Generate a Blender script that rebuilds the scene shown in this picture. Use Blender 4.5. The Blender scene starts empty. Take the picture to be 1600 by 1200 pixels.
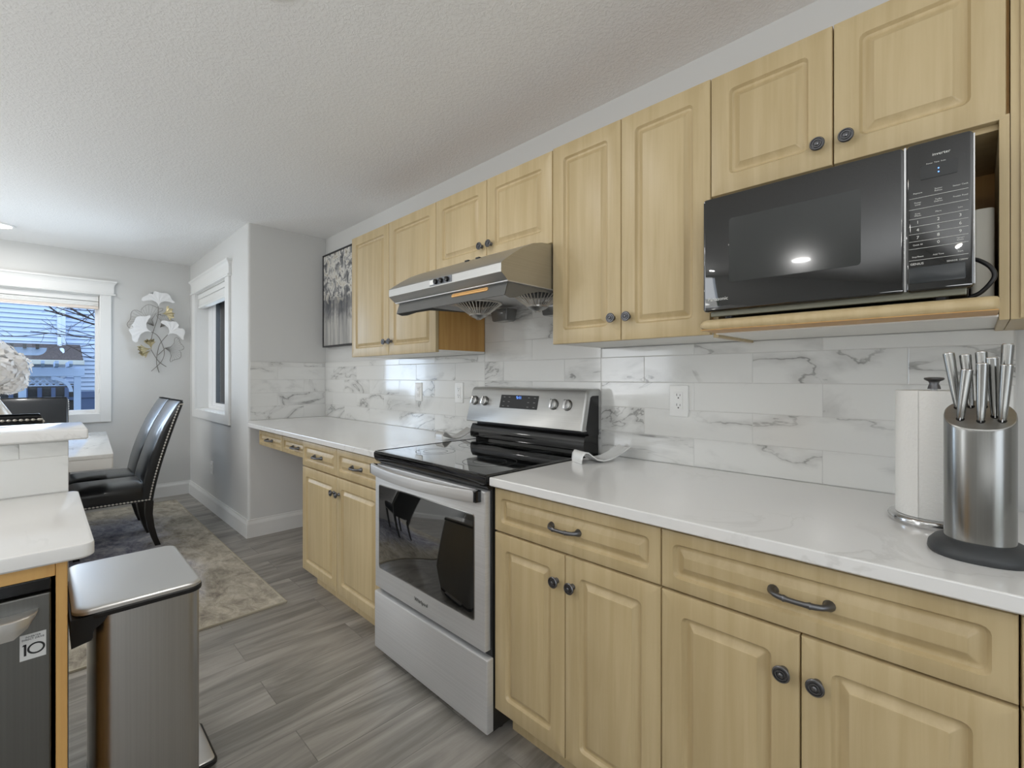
import bpy, bmesh, math, random
from mathutils import Vector, Matrix
random.seed(7)
PI = math.pi
SC = bpy.context.scene
COL = SC.collection

# ------------------------------------------------------------------ camera, world, lights, exposure
cam_d = bpy.data.cameras.new('camera')
cam = bpy.data.objects.new('camera', cam_d)
COL.objects.link(cam)
cam.location = (0, -1.745, 1.2535)
cam.rotation_euler = (PI/2, 0, math.radians(44.8))
cam_d.sensor_width = 36
cam_d.lens = 730/1600*36
cam_d.shift_y = -11/1600
cam_d.clip_start = 0.02
SC.camera = cam

SC.view_settings.view_transform = 'Standard'
SC.view_settings.look = 'None'
SC.view_settings.gamma = 1
SC.view_settings.use_curve_mapping = False
SC.view_settings.exposure = 0.12

world = bpy.data.worlds.new('world')
SC.world = world
world.use_nodes = True
wn = world.node_tree
bgn = wn.nodes['Background']
bgn.inputs[0].default_value = (0.80, 0.89, 1.0, 1)
bgn.inputs[1].default_value = 2.5

def area(name, loc, size, power, color=(1, 1, 1), rot=(0, 0, 0), size_y=None, shape='DISK'):
    l = bpy.data.lights.new(name, 'AREA')
    l.shape = shape
    l.size = size
    if size_y:
        l.shape = 'RECTANGLE'
        l.size_y = size_y
    l.energy = power
    l.color = color
    o = bpy.data.objects.new(name, l)
    COL.objects.link(o)
    o.location = loc
    o.rotation_euler = rot
    return o

H = 2.455                       # ceiling height
WARM = (1.0, 0.995, 0.985)
LAMPS = [(-1.50, -1.27, 3.5), (-1.3, -2.45, 0.7), (-1.25, -4.55, 10), (0.9, -3.6, 3), (-3.3, -3.2, 7), (-5.46, -1.98, 4), (-3.3, -5.2, 12), (-5.4, -4.0, 8)]  # some are unseen lamps added for room fill, as their labels tell
# unseen fill lamps at made-up rear and living room openings, added for flat light
area('fill_rear', (2.55, -3.2, 1.25), 2.4, 7, (1.0, 0.99, 0.97), (0, PI/2, 0), 2.1)
area('fill_living', (-5.1, -6.85, 1.4), 1.65, 22, (1.0, 0.99, 0.97), (-PI/2, 0, PI), 1.9)
# daylight at the two dining windows
area('daylight_dining', (-6.16, -2.05, 1.42), 1.3, 22, (0.86, 0.93, 1.0), (0, -PI/2, 0), 0.95)
area('daylight_side', (-5.2, -0.44, 1.45), 0.95, 15, (0.88, 0.94, 1.0), (-PI/2, 0, 0), 0.95)
# unseen upward fill lamps without fixtures, added to brighten the ceiling
area('ceiling_fill_living', (0.9, -3.1, 1.0), 1.9, 66, (0.95, 0.975, 1), (PI, 0, 0))
area('ceiling_fill_dining', (-3.9, -4.0, 1.0), 1.8, 44, (1, 1, 0.99), (PI, 0, 0))

# ------------------------------------------------------------------ materials
def lin(c):
    return tuple(((v/255)/12.92 if v/255 <= 0.04045 else ((v/255+0.055)/1.055)**2.4) for v in c)

def mat(name, rgb, rough=0.5, metal=0.0, **kw):
    m = bpy.data.materials.new(name)
    m.use_nodes = True
    b = m.node_tree.nodes['Principled BSDF']
    b.inputs['Base Color'].default_value = (*lin(rgb), 1)
    b.inputs['Roughness'].default_value = rough
    b.inputs['Metallic'].default_value = metal
    for k, v in kw.items():
        k = {'coat': 'Coat Weight', 'coatr': 'Coat Roughness', 'spec': 'Specular IOR Level', 'aniso': 'Anisotropic', 'sheen': 'Sheen Weight'}[k]
        b.inputs[k].default_value = v
    return m

class NT:
    def __init__(s, m):
        s.m = m; s.t = m.node_tree; s.n = s.t.nodes; s.l = s.t.links; s.b = s.n.get('Principled BSDF')
    def new(s, typ, **kw):
        n = s.n.new(typ)
        for k, v in kw.items():
            setattr(n, k, v)
        return n
    def link(s, a, b):
        s.l.new(a, b)
    def coord(s, scale=(1, 1, 1), rot=(0, 0, 0), loc=(0, 0, 0), kind='Object'):
        tc = s.new('ShaderNodeTexCoord')
        mp = s.new('ShaderNodeMapping')
        mp.inputs['Scale'].default_value = scale
        mp.inputs['Rotation'].default_value = rot
        mp.inputs['Location'].default_value = loc
        s.link(tc.outputs[kind], mp.inputs['Vector'])
        return mp.outputs[0]
    def noise(s, vec, scale, detail=4, rough=0.55, dist=0.0):
        n = s.new('ShaderNodeTexNoise')
        n.inputs['Scale'].default_value = scale
        n.inputs['Detail'].default_value = detail
        n.inputs['Roughness'].default_value = rough
        n.inputs['Distortion'].default_value = dist
        if vec is not None:
            s.link(vec, n.inputs['Vector'])
        return n.outputs['Fac']
    def ramp(s, fac, stops):
        r = s.new('ShaderNodeValToRGB')
        e = r.color_ramp.elements
        while len(e) > 1:
            e.remove(e[0])
        for i, (p, c) in enumerate(stops):
            x = e[0] if i == 0 else e.new(p)
            x.position = p
            x.color = (*lin(c), 1)
        s.link(fac, r.inputs[0])
        return r.outputs[0]
    def mr(s, v, a, b, c, d, smooth=True):
        n = s.new('ShaderNodeMapRange')
        if smooth:
            n.interpolation_type = 'SMOOTHSTEP'
        s.link(v, n.inputs[0])
        for i, x in enumerate((a, b, c, d)):
            n.inputs[i+1].default_value = x
        return n.outputs[0]
    def math(s, op, a, b=None):
        n = s.new('ShaderNodeMath', operation=op)
        for i, x in enumerate((a, b)):
            if x is None:
                continue
            if isinstance(x, (int, float)):
                n.inputs[i].default_value = x
            else:
                s.link(x, n.inputs[i])
        return n.outputs[0]
    def mix(s, fac, a, b):
        n = s.new('ShaderNodeMix', data_type='RGBA')
        for sock, x in ((n.inputs[0], fac), (n.inputs[6], a), (n.inputs[7], b)):
            if isinstance(x, tuple):
                sock.default_value = (*lin(x), 1)
            elif isinstance(x, (int, float)):
                sock.default_value = x
            else:
                s.link(x, sock)
        return n.outputs[2]
    def bump(s, h, strength=0.2, dist=0.01):
        n = s.new('ShaderNodeBump')
        n.inputs['Strength'].default_value = strength
        n.inputs['Distance'].default_value = dist
        s.link(h, n.inputs['Height'])
        s.link(n.outputs[0], s.b.inputs['Normal'])
    def base(s, c):
        s.link(c, s.b.inputs['Base Color'])

def wood(name, c1, c2, rough=0.38):
    m = mat(name, c1, rough)
    t = NT(m)
    v = t.coord((34, 34, 1.6))
    a = t.noise(v, 1.0, 6, 0.6, 0.4)
    v2 = t.coord((5, 5, 0.7))
    b = t.noise(v2, 1.0, 3, 0.5, 1.2)
    f = t.math('ADD', t.math('MULTIPLY', a, 0.65), t.math('MULTIPLY', b, 0.35))
    t.base(t.mix(t.mr(f, 0.36, 0.64, 0, 1), c1, c2))
    return m

M = {}
M['maple'] = wood('maple', (184, 163, 122), (197, 177, 137))
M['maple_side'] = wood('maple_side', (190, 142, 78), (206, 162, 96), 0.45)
M['melamine'] = mat('melamine', (232, 230, 224), 0.4)
M['dark_gap'] = mat('dark_gap', (70, 56, 38), 0.7)
M['pewter'] = mat('pewter', (112, 112, 114), 0.36, 0.9)
M['white_trim'] = mat('white_trim', (230, 230, 228), 0.4)
M['vinyl'] = mat('vinyl', (240, 241, 242), 0.35)
M['wall'] = mat('wall_paint', (212, 212, 210), 0.75)
t = NT(M['wall']); t.bump(t.noise(t.coord(), 160, 3), 0.06, 0.004)
M['ceiling'] = mat('ceiling_texture', (236, 236, 235), 0.85)
t = NT(M['ceiling'])
n1 = t.noise(t.coord(), 75, 4, 0.6, 0.6)
t.bump(t.mr(n1, 0.42, 0.62, 0, 1), 0.3, 0.006)

def steel(name, rgb, rough, vert=False, metal=1.0):
    m = mat(name, rgb, rough, metal)
    t = NT(m)
    v = t.coord((1.2, 1.2, 260) if not vert else (220, 220, 1.0))
    a = t.noise(v, 1.0, 2)
    t.link(t.mr(a, 0.3, 0.7, rough-0.02, rough+0.03, False), t.b.inputs['Roughness'])
    t.base(t.mix(t.mr(a, 0.3, 0.7, 0, 1), tuple(int(c*0.97) for c in rgb), rgb))
    return m
M['steel'] = steel('brushed_steel', (218, 218, 218), 0.46, metal=0.65)
M['steel_v'] = steel('brushed_steel_vertical', (190, 189, 186), 0.33, True)
M['steel_lite'] = steel('satin_steel', (190, 190, 188), 0.36)
M['steel_dark'] = steel('black_stainless', (112, 111, 107), 0.36, True)
M['block_steel'] = steel('dark_brushed_steel', (150, 150, 147), 0.24, True)
M['chrome'] = mat('chrome', (200, 200, 200), 0.14, 1.0)
M['lid_steel'] = mat('lid_steel', (214, 213, 211), 0.34, 0.85)
M['black_gloss'] = mat('black_gloss', (12, 12, 13), 0.06)
M['black_glass'] = mat('black_glass', (9, 10, 10), 0.03, coat=1.0)
M['oven_glass'] = mat('oven_glass', (14, 15, 16), 0.04, coat=1.0, spec=0.9)
M['black_plastic'] = mat('black_plastic', (22, 22, 23), 0.45)
M['grey_plastic'] = mat('grey_plastic', (58, 60, 62), 0.5)
M['smoke'] = mat('smoke_plastic', (92, 92, 90), 0.22, coat=0.5)
M['white_plastic'] = mat('white_plastic', (238, 238, 236), 0.3)
M['ceramic'] = mat('ceramic', (235, 235, 233), 0.12, coat=0.6)
M['paper'] = mat('paper_towel', (238, 237, 233), 0.95)
t = NT(M['paper']); t.bump(t.noise(t.coord(), 140, 2), 0.35, 0.004)
M['grey_paper'] = mat('grey_paper', (196, 192, 180), 0.8)
M['print_white'] = mat('print_white', (215, 215, 210), 0.5)
M['print_dark'] = mat('print_dark', (25, 25, 25), 0.5)
M['mw_window'] = mat('microwave_window', (36, 39, 38), 0.12, coat=0.4)
M['nail'] = mat('nickel_nails', (226, 222, 214), 0.3, 0.7)
M['leather'] = mat('black_leather', (20, 22, 25), 0.28, coat=0.35)
t = NT(M['leather']); t.bump(t.noise(t.coord(), 220, 3), 0.12, 0.003)
M['dark_wood'] = mat('dark_wood', (26, 23, 21), 0.35)
M['gold'] = mat('gold_leaf', (196, 184, 148), 0.35, 0.7)
M['wire'] = mat('grey_wire', (128, 124, 118), 0.5, 0.4)
M['art_white'] = mat('art_white', (242, 242, 242), 0.45)
M['petal'] = mat('white_petals', (250, 247, 244), 0.8)
M['vase'] = mat('vase_glaze', (214, 204, 188), 0.3, coat=0.4)
M['stem'] = mat('green_stem', (74, 92, 58), 0.6)

def emit(name, rgb, strength):
    m = mat(name, rgb, 0.5)
    b = m.node_tree.nodes['Principled BSDF']
    b.inputs['Emission Color'].default_value = (*lin(rgb), 1)
    b.inputs['Emission Strength'].default_value = strength
    return m
M['lamp_lens'] = emit('lamp_lens', (255, 244, 225), 14)
M['led_blue'] = emit('led_blue', (90, 140, 255), 3)
M['bulb'] = emit('hood_bulb', (222, 172, 108), 0.12)

def glass(name, tint=(255, 255, 255)):
    m = bpy.data.materials.new(name)
    m.use_nodes = True
    nt = m.node_tree
    nt.nodes.clear()
    out = nt.nodes.new('ShaderNodeOutputMaterial')
    mx = nt.nodes.new('ShaderNodeMixShader')
    tr = nt.nodes.new('ShaderNodeBsdfTransparent')
    tr.inputs[0].default_value = (*lin(tint), 1)
    gl = nt.nodes.new('ShaderNodeBsdfGlossy')
    gl.inputs['Roughness'].default_value = 0.01
    fr = nt.nodes.new('ShaderNodeFresnel')
    fr.inputs[0].default_value = 1.3
    nt.links.new(fr.outputs[0], mx.inputs[0])
    nt.links.new(tr.outputs[0], mx.inputs[1])
    nt.links.new(gl.outputs[0], mx.inputs[2])
    nt.links.new(mx.outputs[0], out.inputs[0])
    return m
M['pane'] = glass('window_pane', (238, 244, 250))

# quartz with faint veins
def quartz(name, base, vein, rough, vs=2.2, amt=0.35, seed=0.0):
    m = mat(name, base, rough, coat=0.2)
    t = NT(m)
    v = t.coord(loc=(seed, seed, 0))
    n = t.noise(v, vs, 6, 0.55, 1.4)
    d = t.math('ABSOLUTE', t.math('SUBTRACT', n, 0.5))
    line = t.mr(d, 0.0, 0.022, 1, 0)
    mask = t.mr(t.noise(v, 1.1, 2), 0.5, 0.68, 0, 1)
    f = t.math('MULTIPLY', t.math('MULTIPLY', line, mask), amt)
    t.base(t.mix(f, base, vein))
    return m
M['quartz'] = quartz('white_quartz', (233, 232, 230), (196, 194, 190), 0.16)
M['marble_top'] = quartz('marble_table', (232, 231, 228), (150, 148, 144), 0.08, 3.0, 0.6, 3.3)

# marble tiles, each tile with its own veining
def tile_mat():
    m = mat('marble_tile', (226, 226, 224), 0.13, coat=0.35)
    t = NT(m)
    geo = t.new('ShaderNodeNewGeometry')
    tc = t.new('ShaderNodeTexCoord')
    wn_ = t.new('ShaderNodeTexWhiteNoise', noise_dimensions='1D')
    t.link(geo.outputs['Random Per Island'], wn_.inputs['W'])
    sc = t.new('ShaderNodeVectorMath', operation='SCALE')
    t.link(wn_.outputs['Color'], sc.inputs[0])
    sc.inputs['Scale'].default_value = 40
    ad = t.new('ShaderNodeVectorMath', operation='ADD')
    t.link(tc.outputs['Object'], ad.inputs[0])
    t.link(sc.outputs[0], ad.inputs[1])
    rot = t.new('ShaderNodeMapping')
    rot.inputs['Rotation'].default_value = (0, math.radians(35), 0)
    rot.inputs['Scale'].default_value = (0.75, 1.0, 1.9)
    t.link(ad.outputs[0], rot.inputs['Vector'])
    v = rot.outputs[0]
    n = t.noise(v, 2.2, 6, 0.52, 0.7)
    d = t.math('ABSOLUTE', t.math('SUBTRACT', n, 0.5))
    l1 = t.mr(d, 0.0, 0.016, 1, 0)
    halo = t.math('MULTIPLY', t.mr(d, 0.0, 0.08, 1, 0), 0.34)
    m1 = t.mr(t.noise(v, 1.5, 2, 0.5), 0.40, 0.53, 0, 1)
    f1 = t.math('MULTIPLY', t.math('MAXIMUM', l1, halo), m1)
    f1 = t.math('MULTIPLY', f1, t.mr(t.noise(v, 9, 4), 0.3, 0.6, 0.35, 1.0))
    t.base(t.mix(t.math('MULTIPLY', f1, 0.85), (226, 226, 223), (122, 121, 118)))
    return m
M['tile'] = tile_mat()
M['grout'] = mat('grout', (208, 207, 204), 0.8)

# laminate planks running across the kitchen
def floor_mat():
    m = mat('laminate', (120, 114, 108), 0.34)
    t = NT(m)
    v = t.coord((1, 1, 1), (0, 0, PI/2), (0.11, 0.0, 0))
    br = t.new('ShaderNodeTexBrick')
    br.offset = 0.37
    br.inputs['Color1'].default_value = (0, 0, 0, 1)
    br.inputs['Color2'].default_value = (1, 1, 1, 1)
    br.inputs['Mortar'].default_value = (0.5, 0.5, 0.5, 1)
    br.inputs['Scale'].default_value = 1
    br.inputs['Mortar Size'].default_value = 0.0016
    br.inputs['Mortar Smooth'].default_value = 0.2
    br.inputs['Brick Width'].default_value = 1.22
    br.inputs['Row Height'].default_value = 0.19
    t.link(v, br.inputs['Vector'])
    rnd = br.outputs['Color']
    sc = t.new('ShaderNodeVectorMath', operation='SCALE')
    t.link(rnd, sc.inputs[0])
    sc.inputs['Scale'].default_value = 23
    mp = t.coord((7.0, 1.0, 1))
    ad = t.new('ShaderNodeVectorMath', operation='ADD')
    t.link(mp, ad.inputs[0]); t.link(sc.outputs[0], ad.inputs[1])
    g1 = t.noise(ad.outputs[0], 1.0, 6, 0.6, 1.3)
    mp2 = t.coord((60, 3.0, 1))
    ad2 = t.new('ShaderNodeVectorMath', operation='ADD')
    t.link(mp2, ad2.inputs[0]); t.link(sc.outputs[0], ad2.inputs[1])
    g2 = t.noise(ad2.outputs[0], 1.0, 4, 0.6)
    g = t.math('ADD', t.math('MULTIPLY', g1, 0.8), t.math('MULTIPLY', g2, 0.2))
    c = t.ramp(g, [(0.25, (92, 88, 84)), (0.43, (132, 128, 121)), (0.57, (164, 159, 151)), (0.78, (198, 193, 185))])
    bw = t.new('ShaderNodeRGBToBW'); t.link(rnd, bw.inputs[0])
    c = t.mix(t.math('MULTIPLY', t.math('SUBTRACT', 1.0, bw.outputs[0]), 0.25), c, (100, 95, 90))
    c = t.mix(t.math('MULTIPLY', br.outputs['Fac'], 0.4), c, (60, 57, 54))
    t.base(c)
    t.bump(t.math('SUBTRACT', t.math('MULTIPLY', g2, 0.3), br.outputs['Fac']), 0.12, 0.003)
    return m
M['floor'] = floor_mat()

def rug_mat():
    m = mat('rug_pile', (140, 134, 126), 0.95)
    t = NT(m)
    v = t.coord((1.0, 1.6, 1))
    a = t.noise(v, 2.2, 9, 0.68, 1.2)
    b = t.noise(v, 9.0, 8, 0.75, 0.8)
    f = t.math('ADD', t.math('MULTIPLY', a, 0.5), t.math('MULTIPLY', b, 0.5))
    inner = t.ramp(f, [(0.36, (84, 84, 96)), (0.45, (130, 131, 146)), (0.53, (170, 170, 180)), (0.62, (208, 206, 204))])
    outer = t.ramp(f, [(0.36, (120, 113, 103)), (0.46, (166, 158, 143)), (0.56, (198, 190, 174)), (0.66, (218, 213, 202))])
    # beige border band that follows the rug's rim
    tc = t.new('ShaderNodeTexCoord'); sp = t.new('ShaderNodeSeparateXYZ'); t.link(tc.outputs['Object'], sp.inputs[0])
    ax = t.math('SUBTRACT', 1.52, t.math('ABSOLUTE', sp.outputs[0]))
    ay = t.math('SUBTRACT', 1.20, t.math('ABSOLUTE', sp.outputs[1]))
    e = t.math('ADD', t.math('MINIMUM', ax, t.math('MULTIPLY', ay, 1.6)), t.math('MULTIPLY', t.math('SUBTRACT', a, 0.5), 1.1))
    t.base(t.mix(t.mr(e, 0.2, 0.75, 0, 1), outer, inner))
    t.bump(t.noise(t.coord(), 260, 2), 0.5, 0.006)
    return m
M['rug'] = rug_mat()
M['rug_edge'] = mat('rug_binding', (176, 168, 150), 0.9)

def painting_mat():
    m = mat('abstract_painting', (150, 150, 150), 0.6)
    t = NT(m)
    tc = t.new('ShaderNodeTexCoord'); sp = t.new('ShaderNodeSeparateXYZ'); t.link(tc.outputs['Object'], sp.inputs[0])
    z = sp.outputs[2]
    streak = t.noise(t.coord((16, 1, 1.6)), 1.0, 5, 0.6, 0.3)
    cl = t.noise(t.coord((14, 1, 12)), 1.0, 6, 0.65, 1.0)
    cs = t.ramp(streak, [(0.34, (62, 64, 70)), (0.46, (120, 122, 126)), (0.56, (176, 175, 172)), (0.7, (206, 202, 196))])
    cc = t.ramp(cl, [(0.36, (78, 80, 84)), (0.46, (150, 150, 150)), (0.53, (228, 226, 220)), (0.62, (176, 168, 150)), (0.7, (120, 122, 126))])
    w = t.math('ADD', z, t.math('MULTIPLY', t.math('SUBTRACT', cl, 0.5), 0.5))
    low = t.mr(w, 0.36, 0.46, 0, 1)
    cs2 = t.mix(t.mr(z, 0.12, 0.34, 0.45, 0.0), cs, (200, 198, 192))
    dk = t.math('MULTIPLY', t.math('MULTIPLY', t.mr(w, 0.2, 0.33, 0, 1), t.mr(w, 0.38, 0.46, 1, 0)), 0.6)
    cs2 = t.mix(dk, cs2, (70, 72, 78))
    t.base(t.mix(low, cs2, cc))
    return m
M['painting'] = painting_mat()

# outdoors
M['siding'] = mat('siding', (192, 208, 232), 0.6)
M['pergola'] = mat('pergola_paint', (176, 196, 226), 0.6)
M['house_trim'] = mat('house_trim', (214, 226, 246), 0.5)
M['shingle'] = mat('shingles', (74, 66, 66), 0.9)
t = NT(M['shingle']); t.base(t.ramp(t.noise(t.coord(), 30, 4), [(0.3, (52, 48, 52)), (0.7, (98, 86, 82))]))
M['fence'] = mat('fence_boards', (88, 104, 138), 0.8)
M['shed'] = mat('dark_boards', (70, 68, 66), 0.8)
M['bark'] = mat('bark', (58, 46, 44), 0.9)
M['ground'] = mat('grass_ground', (92, 96, 76), 0.95)
M['lattice'] = mat('lattice_paint', (206, 218, 240), 0.6)

# ------------------------------------------------------------------ mesh helpers
def BM():
    return bmesh.new()

def box(bm, x0, x1, y0, y1, z0, z1, bev=0.0, seg=2):
    vs = [bm.verts.new((x, y, z)) for x in (x0, x1) for y in (y0, y1) for z in (z0, z1)]
    fs = [(0, 1, 3, 2), (4, 6, 7, 5), (0, 4, 5, 1), (2, 3, 7, 6), (0, 2, 6, 4), (1, 5, 7, 3)]
    faces = [bm.faces.new([vs[i] for i in f]) for f in fs]
    if bev > 0:
        es = list({e for f in faces for e in f.edges})
        bmesh.ops.bevel(bm, geom=es, offset=bev, segments=seg, affect='EDGES', profile=0.5)
    return vs

def loft(bm, rings, cap0=True, cap1=True, closed=True):
    R = [[bm.verts.new(p) for p in r] for r in rings]
    n = len(R[0])
    for a, b in zip(R, R[1:]):
        for i in range(n if closed else n-1):
            j = (i+1) % n
            try:
                bm.faces.new((a[i], a[j], b[j], b[i]))
            except ValueError:
                pass
    if cap0:
        bm.faces.new(list(reversed(R[0])))
    if cap1:
        bm.faces.new(R[-1])
    return R

def rr(u0, u1, v0, v1, r, n=4):
    r = max(r, 1e-4)
    out = []
    for cu, cv, a0 in ((u1-r, v1-r, 0), (u0+r, v1-r, 90), (u0+r, v0+r, 180), (u1-r, v0+r, 270)):
        for k in range(n+1):
            a = math.radians(a0+90*k/n)
            out.append((cu+r*math.cos(a), cv+r*math.sin(a)))
    return out

def slab(bm, x0, x1, y0, y1, z0, z1, r=0.01, bev=0.003):
    """rounded rectangle plate in XY with softened top and bottom rims"""
    def ring(ins, z):
        return [(p[0], p[1], z) for p in rr(x0+ins, x1-ins, y0+ins, y1-ins, r-ins*0.5, 5)]
    loft(bm, [ring(bev, z0), ring(0, z0+bev), ring(0, z1-bev), ring(bev*0.3, z1-bev*0.3), ring(bev, z1)])

def slab_y(bm, x0, x1, z0, z1, y0, y1, r=0.01, bev=0.002):
    """rounded rectangle plate in XZ whose face looks to -Y (y0 front, y1 back)"""
    def ring(ins, y):
        return [(p[0], y, p[1]) for p in rr(x0+ins, x1-ins, z0+ins, z1-ins, max(r-ins*0.5, 1e-4), 5)]
    loft(bm, [ring(0, y1), ring(0, y0+bev), ring(bev*0.3, y0+bev*0.3), ring(bev, y0)])

def prism(bm, poly, axis, a, b):
    """poly of 2D points extruded along an axis: 'x' -> (y,z), 'y' -> (x,z), 'z' -> (x,y)"""
    def P(p, t):
        return {'x': (t, p[0], p[1]), 'y': (p[0], t, p[1]), 'z': (p[0], p[1], t)}[axis]
    loft(bm, [[P(p, a) for p in poly], [P(p, b) for p in poly]])

def tube(bm, pts, r, n=10, cap=True, squash=None):
    pts = [Vector(p) for p in pts]
    m = len(pts)
    rad = r if isinstance(r, (list, tuple)) else [r]*m
    rings = []
    up = None
    for i, p in enumerate(pts):
        d = (pts[min(i+1, m-1)]-pts[max(i-1, 0)]).normalized()
        if up is None:
            up = Vector((0, 0, 1)) if abs(d.z) < 0.9 else Vector((1, 0, 0))
        s = d.cross(up)
        if s.length < 1e-6:
            s = d.orthogonal()
        s.normalize()
        u = s.cross(d).normalized()
        up = u
        rings.append([tuple(p+s*math.cos(2*PI*k/n)*rad[i]*(squash or 1)+u*math.sin(2*PI*k/n)*rad[i]) for k in range(n)])
    loft(bm, rings, cap, cap)

def lathe(bm, prof, c=(0, 0, 0), axis='z', n=32, sx=1.0, sy=1.0, cap0=True, cap1=True):
    rings = []
    for r, h in prof:
        r = max(r, 1e-4)
        ring = []
        for k in range(n):
            a = 2*PI*k/n
            u, v = r*math.cos(a)*sx, r*math.sin(a)*sy
            if axis == 'z':
                ring.append((c[0]+u, c[1]+v, c[2]+h))
            elif axis == '-y':
                ring.append((c[0]+u, c[1]-h, c[2]+v))
            elif axis == 'x':
                ring.append((c[0]+h, c[1]+u, c[2]+v))
        rings.append(ring)
    loft(bm, rings, cap0, cap1)

def smooth_curve(pts, k=6):
    P = [Vector(p) for p in pts]
    out = []
    for i in range(len(P)-1):
        p0, p1, p2, p3 = P[max(i-1, 0)], P[i], P[i+1], P[min(i+2, len(P)-1)]
        for j in range(k):
            s = j/k
            out.append(0.5*((2*p1)+(p2-p0)*s+(2*p0-5*p1+4*p2-p3)*s*s+(3*p1-p0-3*p2+p3)*s**3))
    out.append(P[-1])
    return out

def root_of(o):
    while o.parent:
        o = o.parent
    return o

def obj(name, bm, m, parent=None, smooth=None, label=None, org=None):
    bmesh.ops.recalc_face_normals(bm, faces=bm.faces)
    if org is None:
        org = Vector(root_of(parent)['_o']) if parent else Vector((0, 0, 0))
    else:
        org = Vector(org)
    for v in bm.verts:
        v.co -= org
    me = bpy.data.meshes.new(name)
    bm.to_mesh(me)
    bm.free()
    me.materials.append(M[m] if isinstance(m, str) else m)
    o = bpy.data.objects.new(name, me)
    COL.objects.link(o)
    if parent:
        o.parent = parent
    else:
        o.location = org
        o['_o'] = tuple(org)
    if smooth is not None:
        for p in me.polygons:
            p.use_smooth = len(p.vertices) <= 6
        try:
            me.set_sharp_from_angle(angle=math.radians(smooth))
        except Exception:
            pass
    if label:
        o['label'] = label
    return o

def thing(name, label, cat, loc=(0, 0, 0), group=None):
    o = bpy.data.objects.new(name, None)
    o.empty_display_size = 0.05
    COL.objects.link(o)
    o.location = loc
    o['_o'] = tuple(loc)
    o['label'] = label
    o['category'] = cat
    if group:
        o['group'] = group
    return o

def tag(o, label, cat, group=None):
    o['label'] = label
    o['category'] = cat
    if group:
        o['group'] = group
    return o

def struct(name, bm, m, parent=None, smooth=None):
    o = obj(name, bm, m, parent, smooth)
    if not parent:
        o['kind'] = 'structure'
    return o

def text(name, body, size, loc, rot, m, parent, align='CENTER', ext=0.0002):
    c = bpy.data.curves.new(name, 'FONT')
    c.body = body
    c.size = size
    c.align_x = align
    c.align_y = 'CENTER'
    c.extrude = ext
    c.resolution_u = 2
    tmp = bpy.data.objects.new(name+'_tmp', c)
    me = bpy.data.meshes.new_from_object(tmp)
    bpy.data.objects.remove(tmp)
    bpy.data.curves.remove(c)
    me.transform(Matrix.Translation(Vector(loc)-Vector(root_of(parent)['_o'])) @ Matrix.Rotation(rot[2], 4, 'Z') @ Matrix.Rotation(rot[0], 4, 'X'))
    me.materials.clear()
    me.materials.append(M[m])
    o = bpy.data.objects.new(name, me)
    COL.objects.link(o)
    o.parent = parent
    return o

FR = (PI/2, 0, 0)              # text that faces -Y
FX = (PI/2, 0, PI/2)           # text that faces +X

# ------------------------------------------------------------------ room shell
XR, XE = -4.02, -6.03            # return wall and dining end wall
YS = -0.611                      # dining side wall
XB, YL = 2.7, -7.0               # wall behind the camera, living room wall

bm = BM(); box(bm, XE-0.2, XB+0.2, YL-0.2, 0.2, -0.1, 0.0); struct('floor', bm, 'floor')
bm = BM(); box(bm, XE-0.2, XB+0.2, YL-0.2, 0.2, H, H+0.1); struct('ceiling', bm, 'ceiling')
bm = BM(); box(bm, XR, XB+0.2, 0.0, 0.15, 0, H); struct('wall_kitchen', bm, 'wall')

def wall_with_hole(bm, u0, u1, hu0, hu1, hz0, hz1, P):
    """four boxes around an opening; P maps (u0,u1,z0,z1) to a box"""
    for a, b, c, d in ((u0, hu0, 0, H), (hu1, u1, 0, H), (hu0, hu1, 0, hz0), (hu0, hu1, hz1, H)):
        P(a, b, c, d)

W1 = (-2.78, -1.346, 0.90, 2.04)       # end window opening (y0, y1, z0, z1)
W2 = (-5.744, -4.612, 0.925, 2.11)     # side window opening (x0, x1, z0, z1)
bm = BM()
wall_with_hole(bm, YL, YS, W1[0], W1[1], W1[2], W1[3], lambda a, b, c, d: box(bm, XE-0.16, XE, a, b, c, d))
struct('wall_end', bm, 'wall')
# the side wall turns the corner into the short return wall, with a rounded bead on the corner
bm = BM()
wall_with_hole(bm, XE-0.16, XR-0.02, W2[0], W2[1], W2[2], W2[3], lambda a, b, c, d: box(bm, a, b, YS, YS+0.16, c, d))
struct('wall_side', bm, 'wall')
bm = BM()
loft(bm, [[(p[0], p[1], z) for p in [(XR-0.02, YS), (XR-0.008, YS+0.003), (XR-0.003, YS+0.008), (XR, YS+0.02), (XR, 0.15), (XR-0.14, 0.15), (XR-0.14, YS+0.1), (XR-0.02, YS+0.1)]] for z in (0, H)])
struct('wall_return', bm, 'wall', smooth=40)
bm = BM()
wall_with_hole(bm, XE-0.16, XB+0.2, -5.95, -4.25, 0.45, 2.35, lambda a, b, c, d: box(bm, a, b, YL-0.16, YL, c, d))
struct('wall_living', bm, 'wall')
bm = BM()
wall_with_hole(bm, YL, 0.0, -4.3, -1.9, 0.05, 2.15, lambda a, b, c, d: box(bm, XB, XB+0.16, a, b, c, d))
struct('wall_rear', bm, 'wall')

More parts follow.
